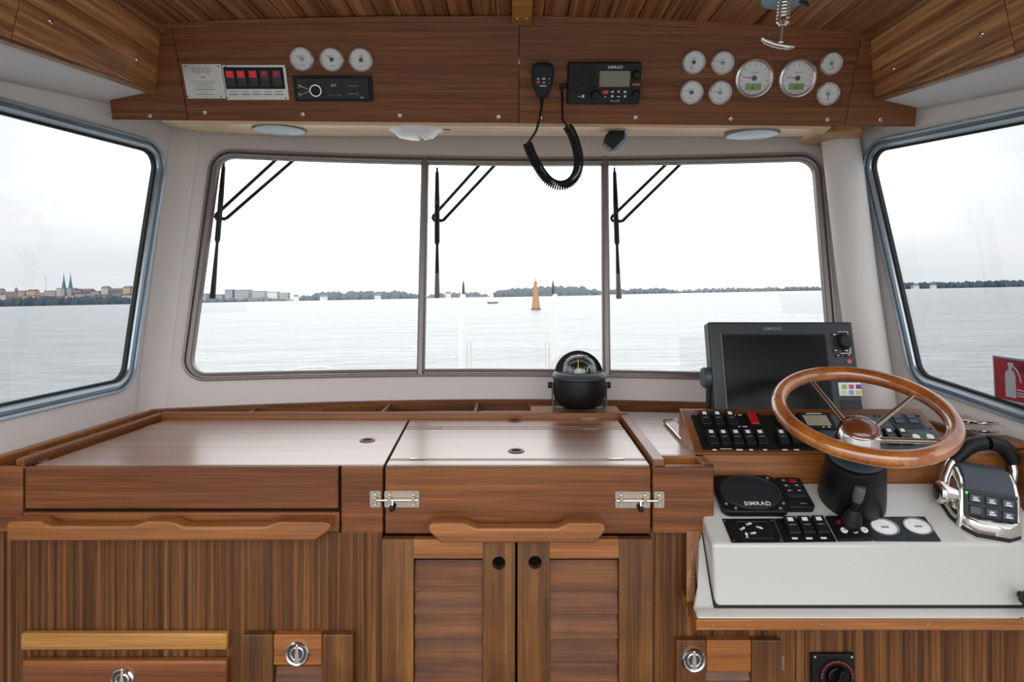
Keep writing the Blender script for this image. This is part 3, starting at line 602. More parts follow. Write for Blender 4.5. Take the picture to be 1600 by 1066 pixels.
# data plate
f = ov.at(319,127); t = thing('data_plate', 'silver builder data plate with fine print at the left of the overhead panel', 'plate', f); k = MB(); a = slab(k, f, (288.5,100,349.5,154), 0, .0015); k.build('plate', 'brushed', t, bevel=.0005)
rr = []
for i in range(9): rr.append((301+i*3.4, 104+(i*7 % 3), 302+i*3.4, 113+(i*5 % 4)))
rr += [(314.5,119.5,316.5,122.5),(318.5,119.5,320.5,122.5),(299,126.5,337,127.3),(302,130,334,130.8),(308,133,329,133.6),(303,136,334,136.7),(305,139,335,140.2),(312,144,326,144.5),(306,147,334,148),(316,151,329,151.5)]
marks(f, t, rr, 'grey_print', .0015); k = MB()
for x, y in ((290.5,103.5),(341.5,103.5),(294,150.5),(346,150.5)): p = f.p(x,y); k.cyl(p[0],p[1],.0022,.0015,.0027,10)
k.build('rivets', 'slate', t)
def rocker(f, parent, w, h, lens=None, m='black', leg=True, tilt=.008, pos=(0,0), legmat='white_print'):
    x, y = pos; k = MB(); k.box(x-w/2, x+w/2, y-h/2, y+h/2, 0, .003)
    o = k.build('switch', m, parent, bevel=.0008)
    k = MB(); W = w*.45; H = h*.45; lo_, hi_ = .004+tilt*.6, .004+tilt; k.hexa([(x-W,y-H,.002),(x+W,y-H,.002),(x+W,y+H,.002),(x-W,y+H,.002),(x-W,y-H,lo_),(x+W,y-H,lo_),(x+W,y+H,hi_),(x-W,y+H,hi_)])
    rk = k.build('rocker', 'rocker_black' if m == 'black' else m, o, bevel=.0014)
    sl = (hi_-lo_)/(2*H); zz = lambda v: lo_+sl*(v-y+H)+.0002
    def pad(y0, y1, ww, mm, nm):
        q = MB(); q.hexa([(x-ww,y0,zz(y0)-.0003),(x+ww,y0,zz(y0)-.0003),(x+ww,y1,zz(y1)-.0003),(x-ww,y1,zz(y1)-.0003),(x-ww,y0,zz(y0)+.0003),(x+ww,y0,zz(y0)+.0003),(x+ww,y1,zz(y1)+.0003),(x-ww,y1,zz(y1)+.0003)]); q.build(nm, mm, o, smooth=False)
    if lens: pad(y+H*.08, y+H*.86, W*.78, lens, 'lens'); pad(y+H*.60, y+H*.78, W*.3, legmat, 'symbol')
    elif leg: pad(y+H*.36, y+H*.78, W*.46, legmat, 'symbol'); pad(y-H*.12, y-H*.04, W*.55, 'grey_print', 'line')
    return o
f = ov.at(399,128); t = thing('light_switch_panel', 'silver switch panel with five red-lit black rockers, left on the overhead panel', 'switch panel', f); k = MB(); slab(k, f, (350.5,101.5,449,156), 0, .0015); k.build('plate', 'brushed', t, bevel=.0005)
k = MB(); slab(k, f, (351.5,105,444,139), .0015, .004); k.build('surround', 'black', t, bevel=.001)
for i, (cx, ln) in enumerate(zip((361.5,378.5,397,415,434),('red','red','red','red_dim','red_dim'))): p = f.p(cx,122); rocker(f, t, .0295, .052, ln, 'black', tilt=.004, pos=p)
marks(f, t, [(c-5,143,c+6,143.9) for c in (366,383,400,418,436)]+[(c-6,147,c+8,148.2) for c in (365,383,401,418,436)], 'dial_hub', .0015); k = MB()
for x, y in ((353,104),(446,104.5),(355,153),(447,153.5)): p = f.p(x,y); k.cyl(p[0],p[1],.0022,.0015,.0027,10)
k.build('rivets', 'slate', t)
# car stereo
f = ov.at(521,138); t = thing('car_stereo', 'black car stereo with chrome-ringed volume knob', 'stereo', f); k = MB(); slab(k, f, (461,118,582,158), 0, .012); k.build('case', 'black', t, bevel=.0015)
k = MB(); slab(k, f, (466,121,578,155), .012, .017); k.build('faceplate', 'black_gloss', t, bevel=.003)
p = f.p(497,140.5); MB()._ann(p[0],p[1],.0135,.0175,.017,.027,30).build('knob_ring','bezel',t, bevel=.001); k = MB(); k.cyl(p[0],p[1],.0132,.017,.030,24,.002); k.build('volume_knob','black',t)
k = MB()
for s in (1,-1):
    a = f.p(485,140.5-s*1.5); b_ = f.p(475,140.5-s*6); c = f.p(469,140.5-s*9); k.tube([(p[0]-.012,p[1]+s*.004,.018),(a[0],a[1],.018),(b_[0],b_[1],.018),(c[0],c[1],.018)], .0016, 6); c = f.p(468,140.5-s*4.5); k.tube([(b_[0],b_[1],.018),(c[0],c[1],.018)], .0014, 6)
k.build('chrome_wings', 'bezel', t); marks(f, t, [(515,137.5,565,141)], 'charcoal', .017, 'display'); marks(f, t, [(545,133,562,134),(545,145,562,146.3),(516,147.5,519,148.5),(522,147.5,525,148.5),(529,147.5,535,148.5),(565,150,570,153),(560,148,563,149)], 'grey_print', .017)
q = f.p(524,132.8); text('JVC', .009, 'white_print', t, q[0], q[1], .0172, bold=.0004)
# VHF radio
f = ov.at(942,129); t = thing('marine_radio', 'black marine radio with grey display, right of the hanging microphone', 'radio', f); k = MB(); slab(k, f, (886,97,999,162), 0, .022); k.build('body', 'black', t, bevel=.005, seg=3)
k = MB(); slab(k, f, (888,98,998,161), .0215, .024); k.build('faceplate', 'black', t, bevel=.001); k = MB()
for i in range(13):
    y = 103+i*4.4; x0, x1 = 892, 931
    y0, y1 = y+6, y-14; 
    if y0 > 146: x0 += (y0-146)*1.9; y0 = 146
    if y1 < 100: x1 -= (100-y1)*1.9; y1 = 100
    if x1-x0 < 4: continue
    a, b_ = f.p(x0,y0), f.p(x1,y1); k.tube([(a[0],a[1],.0242),(b_[0],b_[1],.0242)], .0012, 6)
k.build('speaker_grille', 'charcoal', t); k = MB(); slab(k, f, (935,110,982,134.5), .024, .0252); k.build('display', 'lcd_grey', t, bevel=.0004)
for x, y, r in ((992,116,.0125),(991,147,.0125),(929,147,.014)): p = f.p(x,y); MB().lathe([(r,.024),(r*.95,.038),(r*.7,.041),(0,.041)], 22, p[0], p[1]).build('knob', 'black_matte', t)
marks(f, t, [(986,129,998,132.5)], 'st2', .024, 'red_label'); marks(f, t, [(940.5,140.5,948.5,145.5)], 'red', .024, 'red_key')
marks(f, t, [(953,141,957,143.5),(963,140.5,966,143.5),(972.5,141,976.5,144),(943,149,945,151),(953,147.5,956.5,150.5),(962,149,967,150.5),(973,147.5,976,151),(902,149,906,150),(908,147,911.5,151.5),(953,154.5,954,157),(964,154.5,965,157),(954,156.4,964,157)], 'white_print', .024)
q = f.p(959.5,104.5); text('SIMRAD', .0115, 'white_print', t, q[0], q[1], .0242, bold=.0006, sx=1.0)
k = MB(); a = f.p(886,134); b_ = f.p(877,134); k.tube([(a[0]+.005,a[1],.012),(b_[0],b_[1],.012),(b_[0],b_[1]-.012,.014)], .006, 10); k.build('cable_plug', 'black_matte', t)
# microphone with coiled cord
f = ov.at(847.5,125); t = thing('radio_microphone', 'black hand microphone hanging on the overhead panel by its coiled cord', 'microphone', f)
out_ = [(833,99),(840,96.5),(855,96.5),(862,99),(865,108),(864,120),(861,136),(856,149),(851,153),(844,153),(839,149),(833.5,136),(830.5,120),(830,108)]
P2 = [f.p(*q) for q in out_]; cxm = f.p(847.5,123)
sc = lambda s, z: [(cxm[0]+(x-cxm[0])*s, cxm[1]+(y-cxm[1])*s, z) for x,y in P2]
k = MB(); k.bridge([sc(.85,.008), sc(.99,.014), sc(1,.026), sc(.95,.036), sc(.85,.040)], cap=True); k.build('body', 'charcoal', t, angle=50)
k = MB(); k.bridge([[(x,y,z) for x,y,z in sc(.80,zz)] for zz in (.0385,.0412)], cap=True); k.build('front', 'black', t, bevel=.001)
k = MB(); k.cyl(cxm[0],cxm[1]-.0,.012,0,.01,16); k.build('hanger','black',t)
marks(f, t, [(840,105+i*2.6,857,105.9+i*2.6) for i in range(4)], 'black_matte', .0412, 'grille_slots')
marks(f, t, [(838.5,120.5,841.5,122.5),(846,120.5,851,122.5),(856,121,857.5,122.5),(847,126.5,850.5,128.2),(856,127,857,128),(842.5,131.5,852.5,133)], 'white_print', .0412); marks(f, t, [(838,125,842.5,128.5)], 'red', .0412, 'red_key')
cord = []
def cp(px, py, Y): return f.M.inverted() @ P(px, py, Y)
k = MB(); k.tube([cp(847,151,1.84), cp(846,168,1.835), cp(843,186,1.83), cp(838,204,1.83), cp(830,217,1.83), cp(824,225,1.83)], [.006,.0042,.0035,.0035,.0035,.0035], 10); k.build('straight_cord','black_matte',t)
ctl = [(824,224),(830,240),(838,256),(848,272),(858,283),(870,289),(882,289),(893,283),(901,271),(904,256),(903,240),(899,224),(893,208),(886,197)]
cps = [cp(x,y,1.83) for x,y in ctl]; seg = []
def cat(p0,p1,p2,p3,t): return .5*((2*p1)+(p2-p0)*t+(2*p0-5*p1+4*p2-p3)*t*t+(3*p1-p0-3*p2+p3)*t**3)
for i in range(len(cps)-1):
    a = [cps[max(i-1,0)], cps[i], cps[i+1], cps[min(i+2,len(cps)-1)]]
    seg += [cat(*a, j/60) for j in range(60)]
turns = 62; M_ = len(seg); hel = []; acc = [0]
for i in range(1, M_): acc.append(acc[-1]+(seg[i]-seg[i-1]).length)
NP = turns*9
import bisect
for i in range(NP+1):
    s = acc[-1]*i/NP; j = min(max(bisect.bisect_left(acc, s),1), M_-1); u = (s-acc[j-1])/(acc[j]-acc[j-1]+1e-9); c = seg[j-1].lerp(seg[j], u); d = (seg[j]-seg[j-1]).normalized(); a = Vector((0,0,1)); b_ = d.cross(a).normalized(); th = 2*PI*turns*i/NP; rad = .0125
    hel.append(c+(a*math.cos(th)+b_*math.sin(th))*rad)
k = MB(); k.tube(hel, .0026, 6); k.build('coiled_cord', 'black_matte', t)
k = MB(); k.tube([cp(886,197,1.83), cp(879,188,1.835), cp(878.5,160,1.855), cp(878,142,1.87)], .0033, 8); k.build('straight_cord','black_matte',t)
# lamps in the soffit
def sofframe(px, py): q = soffit_point(px, py); return q
for px, py, lab in ((437,197,'left round flush light with blue-grey lens under the overhead panel'),(1175,204,'right round flush light with blue-grey lens under the overhead panel')):
    q = P(px, py+5, 2.0); t = thing('flush_light', lab, 'ceiling light', None, 'flush lights under the overhead panel', loc=q); rx = 41*2.0/F
    MB().lathe([(rx,.012),(rx,-.001),(rx*.96,-.006),(rx*.9,-.004)], 40).build('rim','alu_dark',t); MB().lathe([(rx*.93,.010),(rx*.92,-.006),(rx*.6,-.010),(0,-.011)], 40).build('lens','lens_blue',t)
q = P(650,202,2.0); t = thing('dome_light', 'clear ribbed dome light under the overhead panel', 'ceiling light', loc=q); rx = 43*2.0/F
MB().lathe([(rx,.014),(rx,-.002),(rx*.95,-.006)], 40).build('rim','white',t); MB().lathe([(rx*.92,.01),(rx*.90,-.006),(rx*.7,-.022),(rx*.6,-.027),(rx*.3,-.031),(0,-.032)], 40).build('glass_dome','dome',t)
k = MB(); k.tube([(rx,0,-.001),(rx*1.25,0,-.0015)], .002, 6); k.build('switch_pin','slate',t)
# small black spotlight on a bracket
q = P(969,197,2.03); t = thing('swivel_spot', 'small black swivel spot with blue side under the overhead panel', 'spotlight', loc=q); Y = 1.9
lp = lambda px, py, dy=0: P(px,py,2.03+dy)-q
k = MB(); a = lp(964,190); b_ = lp(976,216); k.box(a.x, b_.x, -.006, .006, b_.z, a.z+.004); k.build('bracket','black_matte',t, bevel=.001)
pl = [lp(*c) for c in ((942,226),(955,236),(973,218),(973,208),(965,204),(953,206),(945,213))]; k = MB(); k.bridge([[(v.x,-.03,v.z) for v in pl],[(v.x,.02,v.z) for v in pl]], cap=True); k.build('head','black',t, bevel=.003)
pl = [lp(*c) for c in ((955,236),(958,240),(978,221),(977,210),(973,212),(973,218))]; k = MB(); k.bridge([[(v.x,-.026,v.z) for v in pl],[(v.x,.018,v.z) for v in pl]], cap=True); k.build('side_shell','blue_side',t, bevel=.002)
# pull handle hanging from the ceiling
q = P(1228,0,1.42); t = thing('pull_handle', 'chrome T-shaped pull handle with spring hanging from the ceiling', 'pull handle', loc=q); lp = lambda px, py, dy=0: P(px,py,1.42+dy)-q
MB().lathe([(.05,.10),(.052,.0),(.046,-.003),(0,-.003)], 36, .0, 0).build('mount','blue_side',t); a = lp(1227,-10); b_ = lp(1220,66)
MB().tube([a, b_], .0055, 12).build('rod','chrome',t); ax = (b_-a).normalized(); sd_ = Vector((0,1,0)); s2 = ax.cross(sd_)
hp = [];  
for i in range(7*14+1): u = i/(7*14); c = a.lerp(b_, .05+.47*u); th = 2*PI*7*u; hp.append(c+(sd_*math.cos(th)+s2*math.sin(th))*.0125)
MB().tube(hp, .0022, 7).build('spring','chrome',t); k = MB(); c = a.lerp(b_,.55); k.tube([c, c+ax*.003, c+ax*.006, c+ax*.012], [.008,.0145,.0145,.007], 18); k.build('collar','chrome',t)
k = MB(); k.tube([lp(1190,60), lp(1196,65), lp(1208,69.5), lp(1220,72), lp(1232,73.5), lp(1240,73)], [.004,.0062,.007,.0075,.007,.0045], 12, flat=.8); k.build('grip','chrome',t)
k = MB(); k.tube([lp(1240,-12), lp(1252,2), lp(1262,8), lp(1256,-2), lp(1248,-12)], .005, 8); k.build('cable','black',t)
# ================================================================== COUNTER
Ff = Fr((0,1.5,1.05),(1,0,0),(0,0,1)); Ft = Fr((0,1.5,1.05),(1,0,0),(0,1,0)); Fc = Fr((0,1.525,1.05),(1,0,0),(0,0,1))
# worktop left
def board(name, pts, z0, z1, m, parent, bevel=.0015): k = MB(); k.prism(pts, z0, z1); return k.build(name, m, parent, bevel=bevel)
def ring(parent, f, px, py, r=.021): p = f.p(px,py); MB()._ann(p[0],p[1],r*.62,r,0,.0022,28).build('finger_hole_rim','teak_face_x',parent, bevel=.0006); MB().cyl(p[0],p[1],r*.62,.0001,.0008,24).build('hole_shade','gap_shade',parent)  # dark disc on the solid top paints the shade inside the hole
t = thing('counter_hatch', 'wide glossy teak worktop hatch left of the centre flap', 'worktop', Ft); k = MB()
p = Ft.p(574,688.5); x0, x1 = p[0]-.06, p[0]+.06; bl = .0165
A = [Ft.p(52,728), Ft.p(598.5,728), Ft.p(638,655.5), Ft.p(262,655.5)]
A = [(A[0][0],bl),(A[1][0],bl),(A[2][0],.497),(A[3][0],.497)]
board('top', A, -.02, 0, 'worktop_x', t); ring(t, Ft, 574, 688.5)
for a, b_ in (((57,724),(72,719)),((224,668),(238,664))): u, v = Ft.p(*a), Ft.p(*b_); MB().hexa([(u[0],u[1],.0),(u[0]+.006,u[1],.0),(v[0]+.006,v[1],.0),(v[0],v[1],.0),(u[0],u[1],.002),(u[0]+.006,u[1],.002),(v[0]+.006,v[1],.002),(v[0],v[1],.002)]).build('hinge','steel',t)
t = thing('counter_hatch', 'glossy teak worktop hatch in the centre with two finger holes', 'worktop', Ft)
xl = lambda v: Ft.p(600,730)[0]+ (Ft.p(640,655)[0]-Ft.p(600,730)[0])*v/.5+.003; xr = lambda v: .3265+.003*v
def strip(nm, v0, v1, m='worktop_x'): board(nm, [(xl(v0),v0),(xr(v0),v0),(xr(v1),v1),(xl(v1),v1)], -.018, 0, m, t, .0012)
strip('front_strip', .0165,.052); strip('narrow_strip', .0575,.0635); strip('top', .069,.367); strip('narrow_strip', .375,.393); strip('rear_strip', .401,.497); MB().box(-.29,.325,.02,.495,-.03,-.0185).build('joint_shade','gap_shade',t)  # near-black board below gives the seams their shade by colour
ring(t, Ft, 806.5, 705); ring(t, Ft, 804, 657.8, .022)
for x0, x1, y in ((640,664,718),(948,974,718),(668,690,669.5),(910,934,669.5),(908,932,654)): r = R(Ft, x0, y-.8, x1, y+.8); MB().box(r[0],r[1],r[2],r[3],0,.0022).build('hinge','steel',t, bevel=.0006)
# rails and gutter round the worktop
t = thing('counter_rails', 'raised teak rails and narrow gutter framing the worktop', 'rail'); Z0 = 1.05
def bar(nm, a, b_, wdt, z0, z1, m='teak_red_x', ext=0):
    a, b_ = Vector(a), Vector(b_); d = (b_-a).normalized(); n = Vector((-d.y, d.x))*wdt/2; a -= d*ext; b_ += d*ext
    mid = Matrix.Translation((a.x,a.y,0)) @ Matrix.Rotation(math.atan2(d.y,d.x),4,'Z'); L_ = (b_-a).length
    k = MB(); k.box(0, L_, -wdt/2, wdt/2, z0, z1); o = k.build(nm, m, t, bevel=.0025); o.matrix_local = mid; return o
bar('rear_rail', (-1.10,2.012), (.36,2.012), .020, 1.02, 1.069)
a = P(30,727,1.51); bar('left_rail', (-1.163,1.512), (-1.105,2.02), .022, 1.02, 1.066)
bar('right_rail', (.3475,1.512), (.352,2.04), .028, 1.02, 1.064)
pts_ = []
for i in range(15): X = -1.17+(1.28+1.17)*i/14; pts_.append((X, Yf(X,1.06)-.012))
for i in range(14): bar('outer_rail', pts_[i], pts_[i+1], .018, 1.03, 1.066, 'teak_face_x', .001)
bar('outer_rail', (XL(1.52,1.05)+.012,1.522), (XL(2.09,1.05)+.012,2.09), .02, 1.0, 1.064, 'teak_x'); bar('outer_rail', (XR(1.45,1.05)-.012,1.45), (XR(2.05,1.05)-.012,2.05), .02, 1.0, 1.064, 'teak_face_x')
for X in (-.85,-.42,-.12,.22): bar('gutter_divider', (X,2.02), (X,Yf(X,1.05)-.015), .012, 1.03, 1.058)
for Y in (1.62,1.80,1.95): bar('gutter_divider', (XL(Y,1.05)+.015,Y), (-1.105-.11*(2.0-Y)-.01,Y), .014, 1.0, 1.055)
k = MB(); k.box(.06,.345,2.02,2.12,1.03,1.067); k.build('compass_block','teak_x',t, bevel=.002)
k = MB(); k.box(-1.16,.36,2.0,2.10,1.0,1.03); k.hexa([(-1.24,1.52,.97),(-1.15,1.52,.97),(-1.10,2.05,.97),(-1.18,2.05,.97),(-1.24,1.52,1.0),(-1.15,1.52,1.0),(-1.10,2.05,1.0),(-1.18,2.05,1.0)]); k.build('gutter_floor','teak_face_x',t)
t = thing('side_worktop', 'glossy teak worktop right of the centre hatch, under the switch box', 'worktop', Ft)
board('top', [(.364,.103),(1.27,.103),(1.2,.55),(.368,.58)], -.02, 0, 'worktop_x', t)
# small open pocket behind the right fascia box
t = thing('pocket_tray', 'small open teak pocket at the right end of the centre hatch', 'tray', Ft)
for r, nm in (((.364,.478,.092,.102),'side'),((.364,.478,.017,.022),'side'),((.455,.478,.017,.1),'divider')): MB().box(*r, -.06, 0).build(nm,'teak_x',t,bevel=.0015)
MB().box(.364,.478,.017,.1,-.066,-.06).build('base','teak_face_x',t)
# front fascia
def bf(name, r, m, parent, z0=-.015, z1=0, bevel=.004, f=Ff): k = MB(); slab(k, f, r, z0, z1); return k.build(name, m, parent, bevel=bevel, seg=3)
LC = thing('dash_cabinet', 'wide left teak cabinet with drawer front, grab rail and striped veneer below', 'cabinet', Ff)
bf('fascia_end', (-34,730,35,833), 'teak_red_x', LC); bf('lower_rail', (35,801,530,833), 'teak_red_x', LC); bf('fascia_block', (532.5,730,598,835), 'teak_face_x', LC)
bf('drawer_front', (39,730,528.5,795.5), 'teak_face_x', LC, -.012, .001)
k = MB(); slab(k, Ff, (30,732,600,835), -.04, -.0155); k.build('recess', 'gap_shade', LC)
def grab(pts, posts, name, parent, f=Ff, m='teak_x'):
    k = MB(); k.prism([f.p(x,y) for x,y in pts], .012, .047); o = k.build(name, m, parent, bevel=.0115, seg=5, angle=60)
    for a, b_, c, d in posts: q = MB(); slab(q, f, (a,b_,c,d), -.001, .022); q.build('standoff', m, o, bevel=.003)
grab([(34,833),(34,806),(40,803),(85,803),(100,811),(225,811),(248,803),(285,803),(303,811),(425,811),(447,803),(518,803),(526,808),(525,816),(503,833)], ((42,806,80,828),(252,806,282,828),(452,806,505,826)), 'grab_rail', LC)
VC = bf('veneer_panel', (-20,826,600,1530), 'veneer_y', LC, -.02, 0, 0, Fc)
bf('slat', (53,974.5,367,1000.5), 'teak_gold_x', LC, 0, .018, .005, Fc)
def latch(parent, f, px, py, r=.0285, rot=0, z=.02):
    p = f.p(px,py); T = Matrix.Translation((p[0],p[1],z)) @ Matrix.Rotation(rot,4,'Z'); o = MB(T).lathe([(r,0),(r*.98,.005),(r*.88,.008),(r*.76,.006),(r*.74,.002)], 36).build('latch', 'chrome', parent)
    MB(T).cyl(0,0,r*.78,.0002,.0022,32).build('recess','slate',o)
    k = MB(T); k.hexa([(-r*.26,-r*.8,.001),(r*.26,-r*.8,.001),(r*.15,r*.8,.001),(-r*.15,r*.8,.001),(-r*.22,-r*.75,.009),(r*.22,-r*.75,.009),(r*.1,r*.75,.007),(-r*.1,r*.75,.007)]); k.build('pull','chrome',o,bevel=.002)
    k = MB(T); k.tube([(r*.52*math.cos(a),r*.52*math.sin(a),.004) for a in [PI*2*i/20 for i in range(20)]], r*.09, 8, closed=True); k.build('pull_ring','chrome',o); return o
def framed_door(parent, f, r, st, top, slats=None, hole=None, z=0, th=.02):
    """a cabinet door: two stiles and a top rail in one mesh, its louvres as a child"""
    x0,x1,v0,v1 = R(f, *r); s1, s2 = st; D = MB()
    for (a,b2), hl in (((x0,x0+s1-.0006),0),((x1-s2+.0006,x1),1)):
        if hole and ((hole[2] == 'r') == bool(hl)):
            hx, hy = f.p(hole[0],hole[1]); D.holed(a,b2,hy-.03,hy+.03,hx,hy,.0155,z,z+th); D.box(a,b2,v0,hy-.03,z,z+th); D.box(a,b2,hy+.03,v1,z,z+th)
        else: D.box(a,b2,v0,v1,z,z+th)
    D.mat = 1; D.box(x0+s1,x1-s2,v1-top,v1,z,z+th-.0004)
    o = D.build('door', ['teak_y','teak_x'], parent, bevel=0 if hole else .003)
    ys = slats; q = MB()
    for i in range(len(ys)-1):
        a1, a0 = f.p(r[0],ys[i])[1], f.p(r[0],ys[i+1])[1]
        q.hexa([(x0+s1,a0+.0016,z-.002),(x1-s2,a0+.0016,z-.002),(x1-s2,a1-.0016,z-.002),(x0+s1,a1-.0016,z-.002),(x0+s1,a0+.0016,z+.014),(x1-s2,a0+.0016,z+.014),(x1-s2,a1-.0016,z+.002),(x0+s1,a1-.0016,z+.002)])
    q.build('louvre_panel', 'teak_panel_x', o, bevel=.0012)
    MB().box(x0+s1,x1-s2,v0,v1-top,z-.004,z-.0025).build('backing','gap_shade',o); return o
# lower left drawer and small door
k = MB(); slab(k, Fc, (56,1015.5,367,1160), 0, .02); dr = k.build('drawer', 'teak_red_x', LC, bevel=.006, seg=3); latch(LC, Fc, 210.5,1043.5)
d = framed_door(LC, Fc, (390,975.5,559,1350), (.073,.073), .0715, slats=[1029,1060,1092,1124,1156,1188,1220,1252,1284]); latch(LC, Fc, 475,1003)
# centre cabinet
CC = thing('dash_cabinet', 'centre teak cabinet with two louvred doors under the hinged flap', 'cabinet', Ff)
sl = [866,912,948.5,985.5,1022,1059,1096,1133,1170,1207,1244,1281,1318,1355,1392,1429]
framed_door(CC, Fc, (603,831,804.5,1440), (.073,.075), .044, slats=sl, hole=(780,867,'r')); framed_door(CC, Fc, (808.5,831,1012.5,1440), (.074,.077), .044, slats=sl, hole=(835,866,'l'))
k = MB(); slab(k, Fc, (598,836,1016,1530), -.05, -.02); k.build('interior_shade','gap_shade',CC)  # near-black slab stands in for the shaded cabinet inside
flap = bf('flap', (601.5,730,1017,835), 'teak_face_x', CC)
grab([(673,818),(673,811),(680,805),(727,805),(746,814),(868,814),(886,805),(934,805),(942,811),(941,819),(926,836),(692,836)], ((682,808,722,828),(893,808,932,828)), 'grab_handle', CC)
def bolt(kx0, kx1, px0, px1, y, knob, sgn):
    k = MB()
    for a, b_ in ((kx0,kx1),(px0,px1)): k.prism(rrect(*R(Ff,a,y-13,b_,y+13), .004), 0, .002)
    o = k.build('barrel_bolt','steel',CC, bevel=.0006)
    ys = Ff.p(0,y)[1]; a = Ff.p(min(kx0,px0)+6,y)[0]; b_ = Ff.p(max(kx1,px1)-1,y)[0]
    if sgn < 0: a, b_ = Ff.p(px0+1,y)[0], Ff.p(kx1-6,y)[0]
    MB().tube([(a,ys,.008),(b_,ys,.008)], .0032, 10).build('rod','chrome',o)
    k = MB()
    for x in (px0+9,px1-9):
        xx = Ff.p(x,y)[0]; k.box(xx-.004,xx+.004,ys-.008,ys+.008,.002,.0125)
    xk = Ff.p((kx0+kx1)/2,y)[0]; k.box(xk-.005,xk+.005,ys-.008,ys+.008,.002,.0125)
    yy = Ff.p(0,y-6)[1]; k.box(Ff.p(px0+9,y)[0],Ff.p(px1-9,y)[0],yy-.0012,yy+.0012,.002,.006); k.build('guides','steel',o,bevel=.001)
    k = MB()
    for x in (px0+9,px1-9,(kx0+kx1)/2):
        for dy in (-8,8): q = Ff.p(x,y+dy); MB().lathe([(.0042,.002),(.003,.0045),(0,.005)],12,q[0],q[1]).build('screw','chrome',o)
    q = Ff.p(knob,y+10); k = MB(); k.tube([(q[0],ys,.009),(q[0],q[1]+.004,.012)], .0028, 8); k.build('knob_stem','chrome',o)
    k = MB(Matrix.Translation((q[0],q[1]-.003,.013))); k.lathe([(0,-.007),(.005,-.0055),(.0072,0),(.005,.0055),(0,.007)],14); k.build('knob','black_gloss',o)
bolt(578,595.5,600.5,655.5,780,614,1); bolt(1021.5,1038,961,1016,781,1000,-1)
# right fascia box
RB = thing('fascia_box', 'square-cornered teak box front at the right of the centre flap', 'panel', Ff); bf('front', (1019.5,730,1116,835), 'teak_face_x', RB, -.015, 0, .005); MB().box(Ff.p(1023,0)[0],.4738,-.155,-.068,-.09,-.0155).build('box','teak_face_x',RB)
RC = thing('helm_cabinet', 'right teak cabinet of striped veneer below the helm console', 'cabinet', Fc)
bf('veneer_panel', (1014,826,1640,1530), 'veneer_y', RC, -.02, 0, 0, Fc)
d = framed_door(RC, Fc, (1053,993.5,1216.5,1350), (.072,.072), .0755, slats=[1040,1060,1090,1120,1150,1180,1210,1240,1270,1300]); latch(RC, Fc, 1080,1022.5)
k = MB(); slab(k, Fc, (1220,1025,1224.5,1047), 0, .004); k.build('hinge','steel',RC,bevel=.001)
f = Fc.at(1298.5,1050); t = thing('rotary_switch', 'black square rotary battery switch on the right cabinet panel', 'switch', f); k = MB(); slab(k, f, (1265,1018,1332,1085), 0, .012); k.build('plate','black',t,bevel=.003)
p = f.p(1303,1052); MB()._ann(p[0],p[1],.033,.040,.012,.0165,36).build('dial_ring','black_matte',t); k = MB()
for i in range(18):
    a = PI*i/17; k.T = Matrix.Translation((p[0],p[1],0)) @ Matrix.Rotation(a,4,'Z'); k.box(.034,.039,-.0012,.0012,.0165,.017)
k.build('red_marks','needle',t,smooth=False); k = MB(Matrix.Translation((p[0],p[1],0)) @ Matrix.Rotation(-.35,4,'Z')); k.lathe([(.026,.012),(.024,.022),(0,.022)],28); k.box(-.008,.008,-.026,.026,.02,.036); k.build('knob','black_gloss',t,bevel=.002)
for x, y in ((1270,1023),(1327,1023)): p = f.p(x,y); screw(t, p[0], p[1], .012, .0035)
# ================================================================== HELM CONSOLE
SL = .506; Fs = Fr((0,1.43,.899),(1,0,0),(0,1,SL))
HC = thing('helm_console', 'white moulded helm console with raised hinged lid and teak edging', 'console', loc=(.9,1.45,.76)); off = Vector((.9,1.45,.76))
def xs(name, sec, X0, X1, m, bevel, seg=3, parent=HC):
    """extrude a (Y,z) section along X; X0/X1 may be functions of the section point"""
    k = MB(); f0 = X0 if callable(X0) else (lambda p: X0); f1 = X1 if callable(X1) else (lambda p: X1)
    k.bridge([[Vector((f0(p),p[0],p[1]))-off for p in sec],[Vector((f1(p),p[0],p[1]))-off for p in sec]], cap=True); return k.build(name, m, parent, bevel=bevel, seg=seg)
lid = xs('lid', [(1.411,.755),(1.43,.899),(1.597,.984),(1.597,.80)], lambda p: .447 if p[1] > .79 else .449, 1.15, 'gelcoat', .009, 4)
xs('shadow_gap', [(1.4085,.7655),(1.4085,.7663),(1.44,.8016),(1.50,.8958),(1.59,.970),(1.59,.96),(1.50,.885),(1.44,.79)], .4445, 1.153, 'rubber', 0)
xs('tray', [(1.386,.756),(1.398,.7645),(1.412,.7665),(1.44,.80),(1.50,.894),(1.595,.97),(1.595,.93),(1.50,.85),(1.44,.75),(1.392,.745)], lambda p: .402 if p[0] < 1.42 else .417 if p[0] < 1.45 else .442, 1.28, 'gelcoat', .005, 3)
xs('edge_moulding', [(1.383,.731),(1.383,.7555),(1.40,.7555),(1.52,.7555),(1.52,.731)], .398, 1.28, 'teak_x', .003, 2)
k = MB(); k.hexa([Vector(p)-off for p in [(.372,1.43,.75),(.392,1.42,.75),(.43,1.50,.75),(.405,1.50,.75),(.408,1.485,.90),(.432,1.485,.90),(.44,1.50,.90),(.408,1.50,.90)]])
k = MB(); rws = [(830,1073,1096,1.497),(888,1073,1096,1.487),(894,1073,1087,1.485),(955,1073,1087.5,1.452),(987,1086,1090.5,1.400)]
